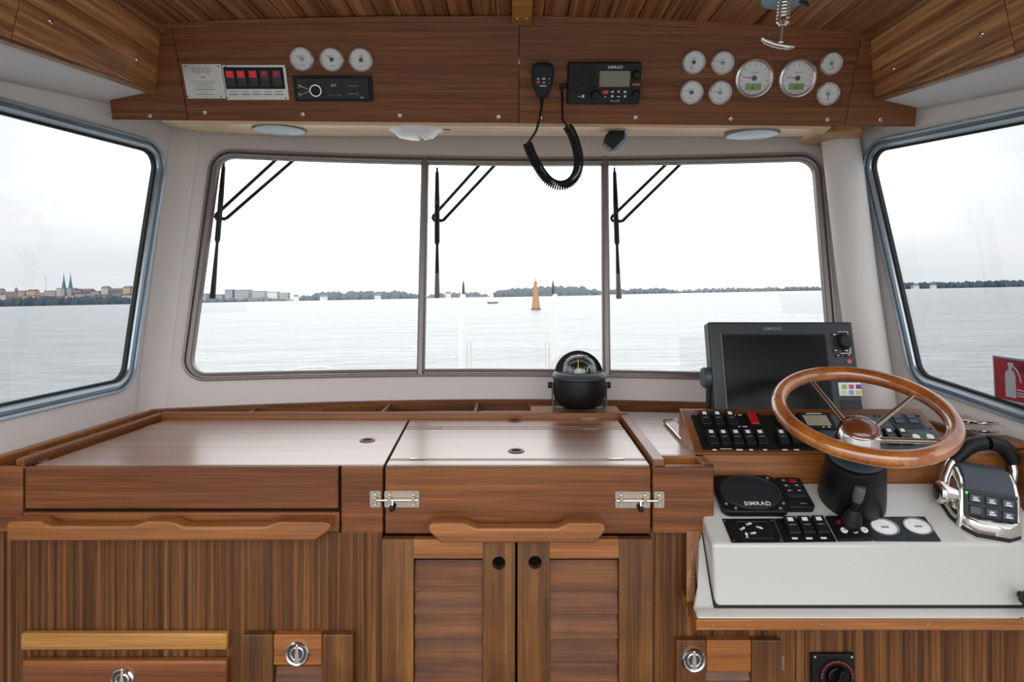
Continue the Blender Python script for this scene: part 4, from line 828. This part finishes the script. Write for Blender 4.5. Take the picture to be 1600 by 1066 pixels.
k.bridge([[P(xl_,y_,Y_)-off, P(xr_,y_,Y_)-off, P(xr_,y_,Y_)-off+Vector((0,.009,0)), P(xl_,y_,Y_)-off+Vector((0,.009,0))] for y_,xl_,xr_,Y_ in rws], cap=True); k.build('edge_moulding','teak_z',HC,bevel=.0015)
for px, py, Y in ((1085,860,1.495),(1115,978,1.383),(1283,977,1.383),(1450,975,1.383),(1598,968,1.383)):
    q = P(px,py,Y)-off; k = MB(Matrix.Translation(q) @ Matrix.Rotation(PI/2,4,'X')); k.lathe([(.0038,-.001),(.003,.001),(0,.0014)],12); k.build('screw','steel',HC)
q = P(1088,943,1.44)-off; k = MB(Matrix.Translation(q+Vector((-.001,-.012,0)))); k.box(-.002,.003,-.004,.004,-.016,.016); k.box(-.004,.004,-.005,.005,.012,.018); k.box(-.004,.004,-.005,.005,-.018,-.012); k.build('lid_catch','black',HC,bevel=.001)
q = P(1594,929,1.408)-off; k = MB(Matrix.Translation(q) @ Matrix.Rotation(PI/2,4,'X')); k.lathe([(.008,0),(.008,.018),(.012,.02),(.012,.034),(0,.036)],20)
for i in range(5): a = 2*PI*i/5; k.lathe([(.0075,.02),(.0078,.034),(0,.037)],12,.013*math.cos(a+.6),.013*math.sin(a+.6))
k.build('clamp_knob','black_gloss',HC)
# backboard and right-hand block
t = thing('switch_shelf_board', 'teak board standing behind the white helm console', 'board', Ff)
MB().box(.46,1.235,-.072,.0005,-.118,-.1).build('board','teak_x',t,bevel=.003)
k = MB(); k.prism([(1.235,-.13),(1.265,-.13),(1.285,-.11),(1.288,.022),(1.235,.022)], -.13, -.02); k.build('end_block','teak_face_x',t,bevel=.012,seg=4)
k = MB(); k.box(1.20,1.283,.0225,.036,-.16,-.07); k.build('cap','teak_face_x',t,bevel=.004)
# switch box
B0 = Vector((0,1.6,1.055)); Fb = Fr(B0,(1,0,0),(0,1,.61)); SB = thing('switch_box', 'sloping teak-framed switch box full of black rockers in front of the chart plotter', 'switch box', loc=(.76,1.68,1.05)); offb = Vector((.76,1.68,1.05))
k = MB(); sec = [(1.598,1.0505),(1.598,1.056),(1.730,1.136),(1.742,1.136),(1.75,1.0505)]; k.bridge([[Vector((.459,a,b))-offb for a,b in sec],[Vector((1.105,a,b))-offb for a,b in sec]], cap=True); k.build('box','teak_face_x',SB,bevel=.002)
k = MB(); k.bridge([[Vector((.4555,a,b))-offb for a,b in sec],[Vector((.459,a,b))-offb for a,b in sec]], cap=True); k.build('end_cheek','teak_x',SB)
fb = Fb.at(1270,676); fbm = fb.M
def inbox(o): o.matrix_local = Matrix.Translation(-offb) @ fbm; return o
def bb(name, quad, z0, z1, m, bevel=.001, ff=fb):
    k = MB(); k.prism([ff.p(*q) for q in quad], z0, z1); return inbox(k.build(name, m, SB, bevel=bevel))
def vq(y): return fb.p(1270,y)[1]
def bx(name, x0, x1, y0, y1, z0, z1, m, bevel=.001):
    """rectangle given by world X range and pixel rows"""
    a = x0-fb.o.x; b_ = x1-fb.o.x; k = MB(); k.box(a,b_,vq(y1),vq(y0),z0,z1); return inbox(k.build(name, m, SB, bevel=bevel))
def XB(px, py): return fb.o.x+fb.p(px,py)[0]
x0 = XB(1080,652); bx('panel', x0, XB(1276,676), 650, 704.5, .0005, .004, 'black'); bx('panel', XB(1277,676), XB(1455,676), 650, 704.5, .0005, .004, 'slate')
def rk(px, py, w=.026, h=.052, **kw):
    p = fb.p(px,py); o = rocker(None, SB, w, h, tilt=.010, **kw); M0 = Matrix.Translation(-offb) @ fbm @ Matrix.Translation((p[0],p[1],.004)); o.matrix_local = M0; return o
for px in (1101,1121,1141): rk(px, 658.5)
rk(1221, 658.5); rk(1203,658.5) if False else None
for px in (1111.5,1130.5,1150,1169,1188): rk(px, 688)
for px in (1221,1241,1262): rk(px, 688)
for px in (1390,1411): rk(px, 686)
p = (XB(1175,658)); bx('red_switch_base', p-.018, p+.018, 649, 670, .004, .008, 'black'); bx('red_switch_lens', p-.011, p+.011, 650.5, 668, .008, .015, 'red_lens', .003)
def bm(rects, m, nm='printed_marks', z=.0042):
    k = MB()
    for a,b_,c,d in rects: slab(k, fb, (a,b_,c,d), z, z+.0005)
    return inbox(k.build(nm, m, SB, smooth=False))
bm([(1145,650,1149,651.2),(1153,650,1158,651.2),(1151,668,1156,669.3),(1160,668,1167,669.3),(1113,704,1119,706),(1125,703.2,1143,704),(1150,704,1160,706),(1170,704,1176,706),(1192,704,1198,706),(1222,704,1230,706),(1240,704,1248,706)], 'white_print')
X_ = XB(1277,660); bx('display_bezel', XB(1250,660), XB(1300,660), 648.5, 674, .004, .009, 'black'); bx('display', XB(1256,660), XB(1293,660), 653, 669, .009, .0096, 'lcd_tan', 0); bm([(1258,650,1282,651),(1284,670.5,1287,672),(1292,670.5,1296,672)], 'white_print', z=.0092)
bx('keypad', XB(1388,658), XB(1436,658), 649, 672, .004, .0055, 'charcoal')
for px, py in ((1399.5,653.5),(1421,653.5),(1404,661),(1426,661)): p = XB(px,py); bx('key', p-.012, p+.012, py-3, py+3, .0055, .0085, 'key', .0015)
bx('control_panel', XB(1417,684), XB(1466,684), 675.5, 698, .004, .006, 'key', .004)
k = MB()
for px, py in ((1430,686),(1452,686)): p = fb.p(px,py); k.cyl(p[0],p[1],.0095,.006,.009,24,.001)
inbox(k.build('round_key','white',SB)); bm([(1436,679,1448,681)], 'green', 'green_mark', .006)
for i,(px,py) in enumerate(((1284,652),(1366,652),(1373,652),(1434,652),(1453,672))): p = fb.p(px,py); o = inbox(MB().lathe([(.0035,.004),(.003,.006),(0,.0065)],12,p[0],p[1]).build('screw','black_matte',SB))
# silver edged tray at the left of the switch box
f = Fr((0,1.7,1.052),(1,0,0),(0,1,0)); t = thing('chrome_tray', 'small bright metal-edged tray lying left of the switch box', 'tray', f.at(1052,675))
ft = f.at(1052,675); pts = [ft.p(*q) for q in ((1037,661),(1058,659),(1075,692),(1064,690))]; k = MB(); k.prism(pts, 0, .004); k.build('base','white',t,bevel=.001)
MB().tube([(x,y,.006) for x,y in pts], .0035, 8, closed=True).build('rim','chrome',t)
# chart plotter
Fp = Fr((0,1.75,1.1325),(1,0,0),(0,.06,.2355)); fp = Fp.at(1225,575); CP = thing('chart_plotter', 'large dark chart plotter screen standing behind the steering wheel', 'chart plotter', fp)
def pr(name, r, z0, z1, m, bevel=.002, seg=2, par=CP): k = MB(); slab(k, fp, r, z0, z1); return k.build(name, m, par, bevel=bevel, seg=seg)
def pq(name, x0, x1, y0, y1, z0, z1, m, bevel=.002, par=CP):
    """quad given by its pixel corners at mid height, bounded by pixel rows"""
    return pr(name, (x0,y0,x1,y1), z0, z1, m, bevel, par=par)
pr('case', (1112,503,1341.5,660), -.045, 0, 'plotter_case', .006, 4)
pr('screen_recess', (1131,522,1297,645), .0002, .0012, 'black_matte', 0); pr('screen', (1133,524,1294.5,644), .0005, .0018, 'screen', 0)
k = MB(); a = R(fp, 1130.5,521.5,1131.5,645); k.box(a[0],a[1],a[2],a[3],.0005,.0025); k.build('screen_edge','grey_print',CP,smooth=False)
q = fp.p(1207,514); text('SIMRAD', .0135, 'grey_print', CP, q[0], q[1], .0004, bold=.0003)
p = fp.p(1316,534.5); MB().lathe([(.0225,0),(.0225,.004),(.019,.006),(.0185,.02),(.015,.024),(0,.0245)],30,p[0],p[1]).build('rotary_knob','black_matte',CP)
for (x,y,w_,h_,c) in ((1302.5,523.5,7,5,'black'),(1318,523,10,5,'black'),(1304.5,548,7,5,'black'),(1322,548,11,5,'black'),(1309,556,9,4,'black'),(1325,556,9,4,'black')): pr('key',(x-w_/2,y-h_/2,x+w_/2,y+h_/2),0,.003,c,.0008)
k = MB()
for r in ((1308,518.5,1324,519.3),(1323,518.5,1324,522),(1323.5,524,1325,527),(1313,552,1328,553),(1327,544,1328.3,552),(1301,522.5,1305,524),(1303,547,1307,548.5),(1320,547.5,1325,549),(1308,555,1310,557),(1324,555,1327,556)): slab(k, fp, r, .003, .0034)
k.build('printed_marks','white_print',CP,smooth=False)
p = fp.p(1326.5,565); MB().lathe([(.0062,0),(.0062,.003),(0,.004)],16,p[0],p[1]).build('power_button','st2',CP)
pr('memory_card_door',(1314,626,1346,641),0,.0015,'charcoal',.001)
st = pr('sticker',(1310.5,598,1345.5,618.5),0,.0008,'white',0)
for i in range(6):
    x = 1315+(i%3)*11; y = 601+(i//3)*9; pr('sticker_mark',(x,y,x+8,y+7),.0008,.0012,'st%d'%(i+1),0)
q = P(1105,590,1.80); Mi = fp.M.inverted(); k = MB(Mi @ Matrix.Translation(q) @ Matrix.Rotation(PI/2,4,'Y')); k.lathe([(.026,-.014),(.029,-.010),(.029,.004),(.024,.008),(.024,.016)],28); k.build('bracket_knob','slate',CP)
k = MB(Mi); a, b_ = P(1110,596,1.80), P(1113,650,1.80); k.box(a.x-.009,a.x+.003,1.785,1.815,1.052,a.z); k.build('bracket','black',CP,bevel=.002)
k = MB(Mi); k.box(a.x-.009,P(1345,600,1.8).x,1.76,1.84,1.0495,1.062); k.build('bracket_base','black',CP,bevel=.002)
# compass
f = Fr(P(905,641,2.06),(1,0,0),(0,1,0)); f.o.z = 1.0675; CO = thing('compass', 'black domed compass on a bracket behind the centre hatch', 'compass', f); CO.scale = (1,1,.94); s = 2.06/1000
MB().lathe([(.052,.012),(.066,.020),(.078,.036),(.0835,.060),(.0845,.098),(.083,.108),(.0815,.109)],48).build('body','black',CO)
MB().lathe([(.081,.109),(.086,.112),(.087,.120),(.082,.129),(.068,.134),(.058,.1335)],48).build('rim','slate',CO)
MB().lathe([(.056,.130),(.048,.14),(.04,.155),(.026,.168),(0,.174)],40).build('card','black_gloss',CO)
k = MB(); 
for i in range(24): k.T = Matrix.Rotation(2*PI*i/24,4,'Z'); k.hexa([(.0482,-.0005,.140),(.0492,-.0005,.140),(.0492,.0005,.140),(.0482,.0005,.140),(.041,-.0005,.155),(.042,-.0005,.155),(.042,.0005,.155),(.041,.0005,.155)])
k.T = None; k.build('card_marks','white_print',CO); k = MB(); k.tube([(-.008,-.054,.136),(-.008,-.05,.16),(-.008,-.035,.178)],.0016,6); k.build('lubber_line','yellow',CO)
MB().lathe([(.0565,.132),(.0555,.145),(.050,.162),(.040,.176),(.024,.187),(0,.191)],40).build('dome','glass_compass',CO)
k = MB(); lo = []
for (r, yo) in ((.073,.030),(.0775,.034),(.0775,.046),(.071,.044)):
    lo.append([(r*math.cos(a), yo+abs(math.cos(a))*-.02, .122+r*math.sin(a)*1.0) for a in [PI*j/24 for j in range(25)]])
k.add([v for l in lo for v in l], [(j*25+i,j*25+i+1,((j+1)%4)*25+i+1,((j+1)%4)*25+i) for j in range(4) for i in range(24)]); k.build('hood','black',CO)
k = MB(); dsk = [(.0735*math.cos(a), .037, .122+.0735*math.sin(a)) for a in [PI*j/24 for j in range(25)]]; k.bridge([dsk,[(x,.043,z) for x,y,z in dsk]], cap=True); k.build('hood_back','black',CO)
for sg in (-1,1): k = MB(Matrix.Translation((sg*.0835,0,.086)) @ Matrix.Rotation(sg*PI/2,4,'Y')); k.lathe([(.006,-.004),(.006,.004),(.0115,.005),(.0115,.015),(.010,.017),(0,.017)],18); k.build('side_knob','black_matte',CO)
k = MB(); k.bridge([[(x,-.014,z),(x,.014,z),(x+dx,.014,z+dz),(x+dx,-.014,z+dz)] for x,z,dx,dz in [(-.088,.098,.004,0),(-.088,.02,.004,0),(-.083,.006,.004,.003),(-.072,0,.002,.004),(.072,0,-.002,.004),(.083,.006,-.004,.003),(.088,.02,-.004,0),(.088,.098,-.004,0)]], cap=True); k.build('bracket','slate',CO)
for x in (-.053,.043): screw(CO, x, -.004, .004, .004)
# cup ring
t = thing('cup_holder', 'chrome ring cup holder on the right shelf by the window', 'cup holder', loc=P(1530,700,1.74)); cz = P(1530,656,1.74).z-P(1530,700,1.74).z
for dz in (0,-.022): MB().tube([(.062*math.cos(a),.045*math.sin(a),cz+dz) for a in [2*PI*i/40 for i in range(40)]], .0042 if dz==0 else .0035, 10, closed=True).build('ring','chrome',t)
MB().tube([(.052,-.02,cz),(.054,-.022,cz-.03),(.054,-.022,-.01)],.0042,10).build('post','chrome',t)
# ---------------- steering wheel
n = Vector((-.2010,-1,2.757)).normalized(); CW = P(1347.6,643,1.42); xa = Vector((1,0,0)); fw = Fr(CW, xa-n*xa.dot(n), n.cross(xa-n*xa.dot(n))); RW = .172
SW = thing('steering_wheel', 'varnished wooden steering wheel with three chrome spokes on a black column', 'steering wheel', fw)
MB().tube([(RW*math.cos(a),RW*math.sin(a),0) for a in [2*PI*i/96 for i in range(96)]], .0182, 20, closed=True, up=(0,0,1)).build('rim','wheel_wood',SW) if 'wheel_wood' in MATS else MB().tube([(RW*math.cos(a),RW*math.sin(a),0) for a in [2*PI*i/96 for i in range(96)]], .0175, 20, closed=True, up=(0,0,1)).build('rim','varnish_wheel',SW)
MB().lathe([(.0,-.024),(.018,-.0255),(.033,-.031),(.0415,-.041),(.042,-.045),(.038,-.047)],40).build('hub_cap','varnish_cap',SW)
MB().lathe([(.041,-.043),(.0435,-.046),(.047,-.070),(.052,-.092),(.050,-.1),(.03,-.102)],40).build('hub','chrome',SW)
for ex, ey in ((1277,598),(1417,619),(1480,688)):
    e = fw.p(ex, ey); a = math.atan2(e[1], e[0]); c, s_ = math.cos(a), math.sin(a)
    MB().tube([(RW*.97*c,RW*.97*s_,-.002),(.12*c,.12*s_,-.022),(.035*c,.035*s_,-.058)], [.0058,.0058,.0066], 12).build('spoke','steel' if ex < 1300 else 'chrome',SW)
MB().cyl(0,0,.03,-.12,-.09,30).build('shaft','black_matte',SW)
wb = fw.M.inverted() @ Vector((.822,1.552,.955)); wt = Vector((0,0,-.117)); k = MB(); k.tube([wt, wt.lerp(wb,.02), wt.lerp(wb,.06), wt.lerp(wb,.3), wt.lerp(wb,.6), wt.lerp(wb,.85), wt.lerp(wb,1.0), wt.lerp(wb,1.04)], [.052,.058,.061,.0655,.070,.0735,.075,.075], 44, up=(1,0,0)); k.build('column','black',SW)
MB().lathe([(.0525,-.1175),(.0585,-.1205),(.0585,-.119),(.0525,-.1155)],44).build('column_ring','slate',SW)
# ---------------- instruments on the console
def inst(name, px, py, lab, cat, h=0, group=None): f = Fs.at(px, py); return f, thing(name, lab, cat, f, group)
f, t = inst('autopilot_display', 1169, 779, 'black square instrument with large round dark display at the console corner', 'display')
w2, h2 = .079, (f.p(1169,752)[1]-f.p(1169,806)[1])/2+.004
k = MB(); k.prism(rrect(-w2,w2,-h2,h2,.02), 0, .020); k.build('case','black',t,bevel=.005,seg=3); rr_ = min(w2,h2*1.0)
k = MB(); k.lathe([(1,.0205),(.98,.0245),(.93,.026),(.90,.0215)],48,sx=w2*.93,sy=h2*.93); k.build('bezel','charcoal',t); k = MB(); k.lathe([(.9,.0206),(.9,.0212),(0,.0212)],48,sx=w2*.93,sy=h2*.93); k.build('screen','screen',t)
text('SIMRAD', .0165, 'white_print', t, .004, -h2*.70, .0262, bold=.0009)
k = MB()
for a_, b_ in ((-.85,-.62),(-.62,-.85),(.86,-.60),(.7,-.86),(.75,.78)): k.cyl(a_*w2,b_*h2,.0035,.020,.022,10)
k.build('buttons','grey_print',t)
f, t = inst('remote_keypad', 1239, 778, 'slim black remote keypad with one red key, left of the wheel column', 'keypad')
h2 = .038*1.25; w2 = .032; k = MB(); k.prism(rrect(-w2,w2,-h2,h2,.008), 0, .020); k.build('case','black',t,bevel=.004,seg=3)
for i,(x,y,ww,hh,m_) in enumerate(((.008,.034,.009,.005,'red_lens'),(-.014,.034,.009,.004,'charcoal'),(-.012,.018,.010,.006,'charcoal'),(.012,.018,.010,.006,'charcoal'),(-.012,.002,.010,.006,'charcoal'),(.012,.002,.010,.006,'charcoal'),(0,-.014,.022,.006,'charcoal'))): MB().box(x-ww,x+ww,y-hh,y+hh,.02,.0225).build('key',m_,t,bevel=.001)
MB().box(-.002,.014,-.038,-.0355,.02,.0204).build('label_strip','grey_print',t,smooth=False); k = MB()
for x,y in ((-.014,.018),(.012,.019),(-.012,.002),(.012,.002),(-.014,.035)): k.box(x-.003,x+.003,y-.0012,y+.0012,.0225,.0228)
k.build('key_marks','white_print',t,smooth=False)
def plate(name, quad, lab, cat, m='black', z=.003, bevel=.001):
    cx, cy = sum(q[0] for q in quad)/4, sum(q[1] for q in quad)/4; f = Fs.at(cx,cy); t = thing(name, lab, cat, f); k = MB(); k.prism([f.p(*q) for q in quad], 0, z); k.build('plate', m, t, bevel=bevel); return f, t
f, t = plate('thruster_panel', ((1143,849),(1223,848.5),(1208,811.5),(1128,812)), 'flat black panel with white arrow symbols at the front left of the console', 'control panel')
k = MB()
for px, py, a_ in ((1171,820,.3),(1161,827,.5),(1188,826.5,-.4),(1166,836.5,1.5),(1178,834.5,.2)):
    p = f.p(px,py); k.T = Matrix.Translation((p[0],p[1],0)) @ Matrix.Rotation(a_,4,'Z'); k.box(-.006,.0,-.0022,.0022,.003,.0034); k.prism([(.0,-.004),(.006,0),(0,.004)], .003, .0034); k.box(-.009,-.0075,-.003,.003,.003,.0034)
k.T = None; k.build('symbols','white_print',t,smooth=False); k = MB(); fq = [f.p(*q) for q in ((1161,843),(1208,843),(1198,817),(1150,817))]
k.tube([(x,y,.0032) for x,y in fq], .0005, 4, closed=True); k.build('outline','slate',t)
for q in ((1146,846),(1132,815),(1219,846),(1205,815)): p = f.p(*q); screw(t, p[0], p[1], .003, .0025)
f, t = plate('rocker_panel', ((1224,848.5),(1307,847.5),(1288,811.5),(1209,811.5)), 'black panel with three black rockers at the front of the console', 'switch panel')
for px, py in ((1236,826),(1258.5,825.5),(1280.5,825)): p = f.p(px,py); rocker(f, t, .0305, .048, tilt=.013, pos=(p[0],p[1]))
marks(f, t, [(1237,841.5,1246,844.5),(1259,841.5,1269,844.5),(1282,841,1291,844)], 'white_print', .003)
f, t = plate('joystick_panel', ((1309,847.5),(1364,846.5),(1347,809),(1289,810)), 'black joystick panel with red and green arrows in front of the wheel column', 'joystick', z=.009, bevel=.002)
p = f.p(1327,826); up = f.M.to_3x3().inverted() @ Vector((.03,-.38,1)).normalized()
jb = lambda h: (p[0]+up.x*h*1.18, p[1]+up.y*h*1.18, .008+up.z*h*1.18)
MB().tube([jb(0),jb(.004),jb(.010),jb(.012),jb(.020),jb(.022),jb(.030),jb(.033),jb(.040)], [.020,.0215,.020,.022,.0185,.0205,.0165,.015,.010], 20).build('boot','black',t)
MB().tube([jb(.036),jb(.052),jb(.055),jb(.062)], [.0065,.0065,.0085,.0095], 18).build('stick','black_matte',t); MB().tube([jb(.060),jb(.066),jb(.090),jb(.094)], [.0095,.0115,.012,.009], 18).build('knob','joystick_grey',t)
for px, m_, sg in ((1309,'red_lens',-1),(1340.5,'green',1)): q = f.p(px,821); MB().prism([(q[0]-sg*.005,q[1]-.008),(q[0]+sg*.007,q[1]),(q[0]-sg*.005,q[1]+.008)][::sg], .009,.0096).build('arrow',m_,t,smooth=False)
for px in (1317.5,1333.5,1349): q = f.p(px,833.5 if px<1340 else 833); k = MB(); k.cyl(q[0],q[1],.0078,.009,.0105,22); k.build('round_button','white',t); MB().box(q[0]-.003,q[0]+.003,q[1]-.0008,q[1]+.0008,.0105,.0108).build('button_mark','slate',t,smooth=False)
f, t = plate('washer_panel', ((1366,846.5),(1470,847),(1444,809),(1348,809.5)), 'dark panel with two round white recessed dials, left of the throttle', 'panel', 'charcoal', .004)
for px, py in ((1381,826),(1433,825)):
    p = f.p(px,py); MB(Matrix.Translation((p[0],p[1],0)) @ Matrix.Diagonal((1,.76,1,1)))._ann(0,0,.029,.0325,.004,.0065,36).build('dial_rim','alu',t); MB().lathe([(.029,.0042),(.018,.0048),(.006,.006),(0,.006)],32,p[0],p[1],sy=.76).build('dial_face','white',t)
    MB().box(p[0]-.008,p[0]+.008,p[1]-.004,p[1]+.0005,.0062,.0072).build('dial_mark','grey_print',t,smooth=False)
for q in ((1352,812),(1396,812),(1370,844),(1419,844),(1440,812)): p = f.p(*q); k = MB(); k.lathe([(.003,.004),(.002,.0052),(0,.0055)],10,p[0],p[1]); k.build('screw','black_matte',t)
# ---------------- twin lever throttle
f = Fs.at(1519,826,rot=-.25); TH = thing('throttle_control', 'chrome and black twin-lever throttle with six lit keys right of the wheel', 'throttle', f)
prof = [(-.006,.004),(.004,.030),(.018,.044),(.048,.077),(.072,.090),(.10,.094),(.13,.084),(.152,.060),(.168,.03),(.172,.004)]
def sweep(nm, pf, hw, m, bev=.006, xo=0, seg=3):
    k = MB(); n_ = len(pf); k.bridge([[(xo-hw,a,b) for a,b in pf],[(xo+hw,a,b) for a,b in pf]], cap=True); return k.build(nm, m, TH, bevel=bev, seg=seg, angle=60)
k = MB(); base = [(-.022,-.012),(.0,-.026),(.066,-.026),(.094,-.010),(.104,.05),(.102,.125),(-.046,.125),(-.052,.08),(-.042,.02)]
k.prism(base, 0, .009); k.build('base','rubber',TH,bevel=.003); k = MB(); cen = (.028,.05); sc2 = lambda s,z: [(cen[0]+(x-cen[0])*s, cen[1]+(y-cen[1])*s, z) for x,y in base]
k.bridge([sc2(.98,.009),sc2(.97,.018),sc2(.91,.030),sc2(.86,.034)],cap=True); k.build('chrome_base','chrome',TH,bevel=.003,angle=60)
sweep('housing', prof, .055, 'slate', .008, .030)
sweep('chrome_frame', [(a-.002,b-.004) for a,b in prof], .063, 'chrome', .006, .030)
# pad and keys on the front slope
a, b_ = prof[2], prof[3]; sdir = Vector((0, b_[0]-a[0], b_[1]-a[1])).normalized(); a0, b0 = prof[1], prof[3]
d = Vector((0,b0[0]-a0[0],b0[1]-a0[1])); Lk = d.length; d.normalize(); nk = Vector((1,0,0)).cross(d)
Fk = Matrix(((1,d.x,nk.x,.028),(0,d.y,nk.y,a0[0]),(0,d.z,nk.z,a0[1]),(0,0,0,1)))
k = MB(Fk); k.box(-.052,.056,.004,Lk-.004,-.004,.0032); k.build('keypad','charcoal',TH,bevel=.002)
for i in range(3):
    for j in range(2):
        cx = -.030+i*.033; cy = .016+j*.026; k = MB(Fk); k.box(cx-.0135,cx+.0135,cy-.010,cy+.010,.0032,.0052); o = k.build('key','black',TH,bevel=.001); k = MB(Fk); k.box(cx-.011,cx+.011,cy-.0078,cy+.0078,.0052,.0062); k.build('key_cap','key',o,bevel=.001)
        if (i,j) != (0,0): k = MB(Fk); k.box(cx-.006,cx+.007,cy-.005,cy-.002,.0062,.0065); k.box(cx-.005,cx+.004,cy+.000,cy+.003,.0062,.0065); k.build('key_mark','white_print',o,smooth=False)
for cx in (-.048,): k = MB(Fk); k.cyl(cx,.052,.0028,.0032,.005,12); k.build('indicator_light','green_led',TH)
k = MB(Fk); k.cyl(.0525,.050,.002,.0032,.0045,12); k.build('indicator_light','green',TH)
pad = prof[3:7]; k = MB(); k.bridge([[(xx,p[0]+.0*0,p[1]+z_) for p in pad for z_ in ()] or [(xx,p[0]-.001,p[1]+.0015) for p in pad]+[(xx,p[0],p[1]-.004) for p in reversed(pad)] for xx in (-.021,.081)], cap=True); k.build('palm_pad','slate',TH,bevel=.002,angle=60)
text('IPS', .013, 'slate', TH, .012, 0, 0, name='logo', bold=.0004); lg = TH.children[-1] if False else [c for c in TH.children if c.name.startswith('logo')][0]
lg.matrix_local = Matrix.Translation((.022,-.0185,.0225)) @ Matrix.Rotation(math.radians(62),4,'X')
Mi = f.M.inverted(); TP = lambda px, py, Y: Mi @ P(px,py,Y)
# levers
def lever(pv, arm, grip, lab):
    c = TP(*pv); sg = -1 if pv[0] < 1520 else 1
    T = Matrix.Translation(c) @ Matrix.Rotation(sg*PI/2,4,'Y') ; MB(T).lathe([(.017,-.03),(.020,-.012),(.0245,-.010),(.0265,-.002),(.0255,.006),(.0205,.009)],30).build('pivot','chrome',TH); MB(T).lathe([(.0200,.0085),(.016,.0105),(0,.011)],26).build('pivot_cap','black_gloss',TH)
    MB().tube([TP(*q[:3]) for q in arm], [q[3] for q in arm], 16, flat=.75, up=(0,1,0)).build('lever','chrome',TH); MB().tube([TP(*q[:3]) for q in grip], [q[3] for q in grip], 18, flat=1.0, up=(0,1,0)).build('grip','black',TH)
lever((1470,769,1.50), ((1473,768,1.505,.014),(1476,748,1.52,.0125),(1484,728,1.535,.012),(1494,715,1.545,.012)), ((1488,722,1.54,.0125),(1496,713,1.548,.0165),(1507,702,1.555,.0185),(1520,695,1.56,.0185),(1533,692.5,1.56,.0175),(1537.5,692.5,1.56,.0175),(1538.5,692.5,1.56,.0135)), '')
lever((1577,770,1.53), ((1578,768,1.535,.012),(1584,752,1.545,.011),(1586,738,1.55,.0115),(1583,722,1.555,.012)), ((1584,726,1.553,.0125),(1581,716,1.556,.0165),(1573,703,1.56,.0185),(1562,695,1.562,.0185),(1550,692,1.562,.0175),(1544,692,1.562,.0175),(1543,692,1.562,.0135)), '')
# fire extinguisher sticker on the starboard pane
def swp(px, py, h): Y, Z = SWR(px, py); return fr_(Y, Z, h)
t = thing('extinguisher_sign', 'red fire extinguisher sticker on the starboard window', 'sign', loc=swp(1574,595,-.009)); q0 = swp(1574,595,-.009)
YZ = [SWR(1548,556), SWR(1548,625)]; y1 = SWR(1548,590)[0]; y0 = SWR(1602,597)[0]; z1 = SWR(1548,556)[1]; z0 = SWR(1548,624)[1]
def sq(nm, ya, yb, za, zb, h0, h1, m):
    k = MB(); c = [(ya,za),(yb,za),(yb,zb),(ya,zb)]; k.bridge([[fr_(*p,h0)-q0 for p in c],[fr_(*p,h1)-q0 for p in c]], cap=True); return k.build(nm, m, t, smooth=False)
sq('backing', y0, y1, z0, z1, -.010, -.0085, 'sign_grey'); dy = y1-y0; dz = z1-z0
sq('red_field', y0+dy*.03, y1-dy*.04, z0+dz*.05, z1-dz*.04, -.0085, -.0080, 'sign_red')
def U(u, v): return (y1-dy*u, z0+dz*v)
def poly(nm, pts, h0, h1, m): k = MB(); k.bridge([[fr_(*U(*p),h0)-q0 for p in pts],[fr_(*U(*p),h1)-q0 for p in pts]], cap=True); k.build(nm, m, t, smooth=False)
poly('extinguisher_symbol', [(.36,.12),(.66,.12),(.66,.62),(.62,.70),(.56,.73),(.56,.80),(.62,.86),(.60,.89),(.50,.90),(.44,.86),(.47,.80),(.47,.73),(.40,.70),(.36,.62)], -.0080, -.0074, 'sign_grey')
poly('hose', [(.58,.84),(.72,.76),(.80,.60),(.83,.48),(.80,.48),(.76,.60),(.69,.73),(.58,.80)], -.0080, -.0074, 'sign_grey')
for v in (.30,.23,.17): poly('text_line', [(.69,v),(.90,v),(.90,v+.03),(.69,v+.03)], -.0080, -.0074, 'sign_grey')
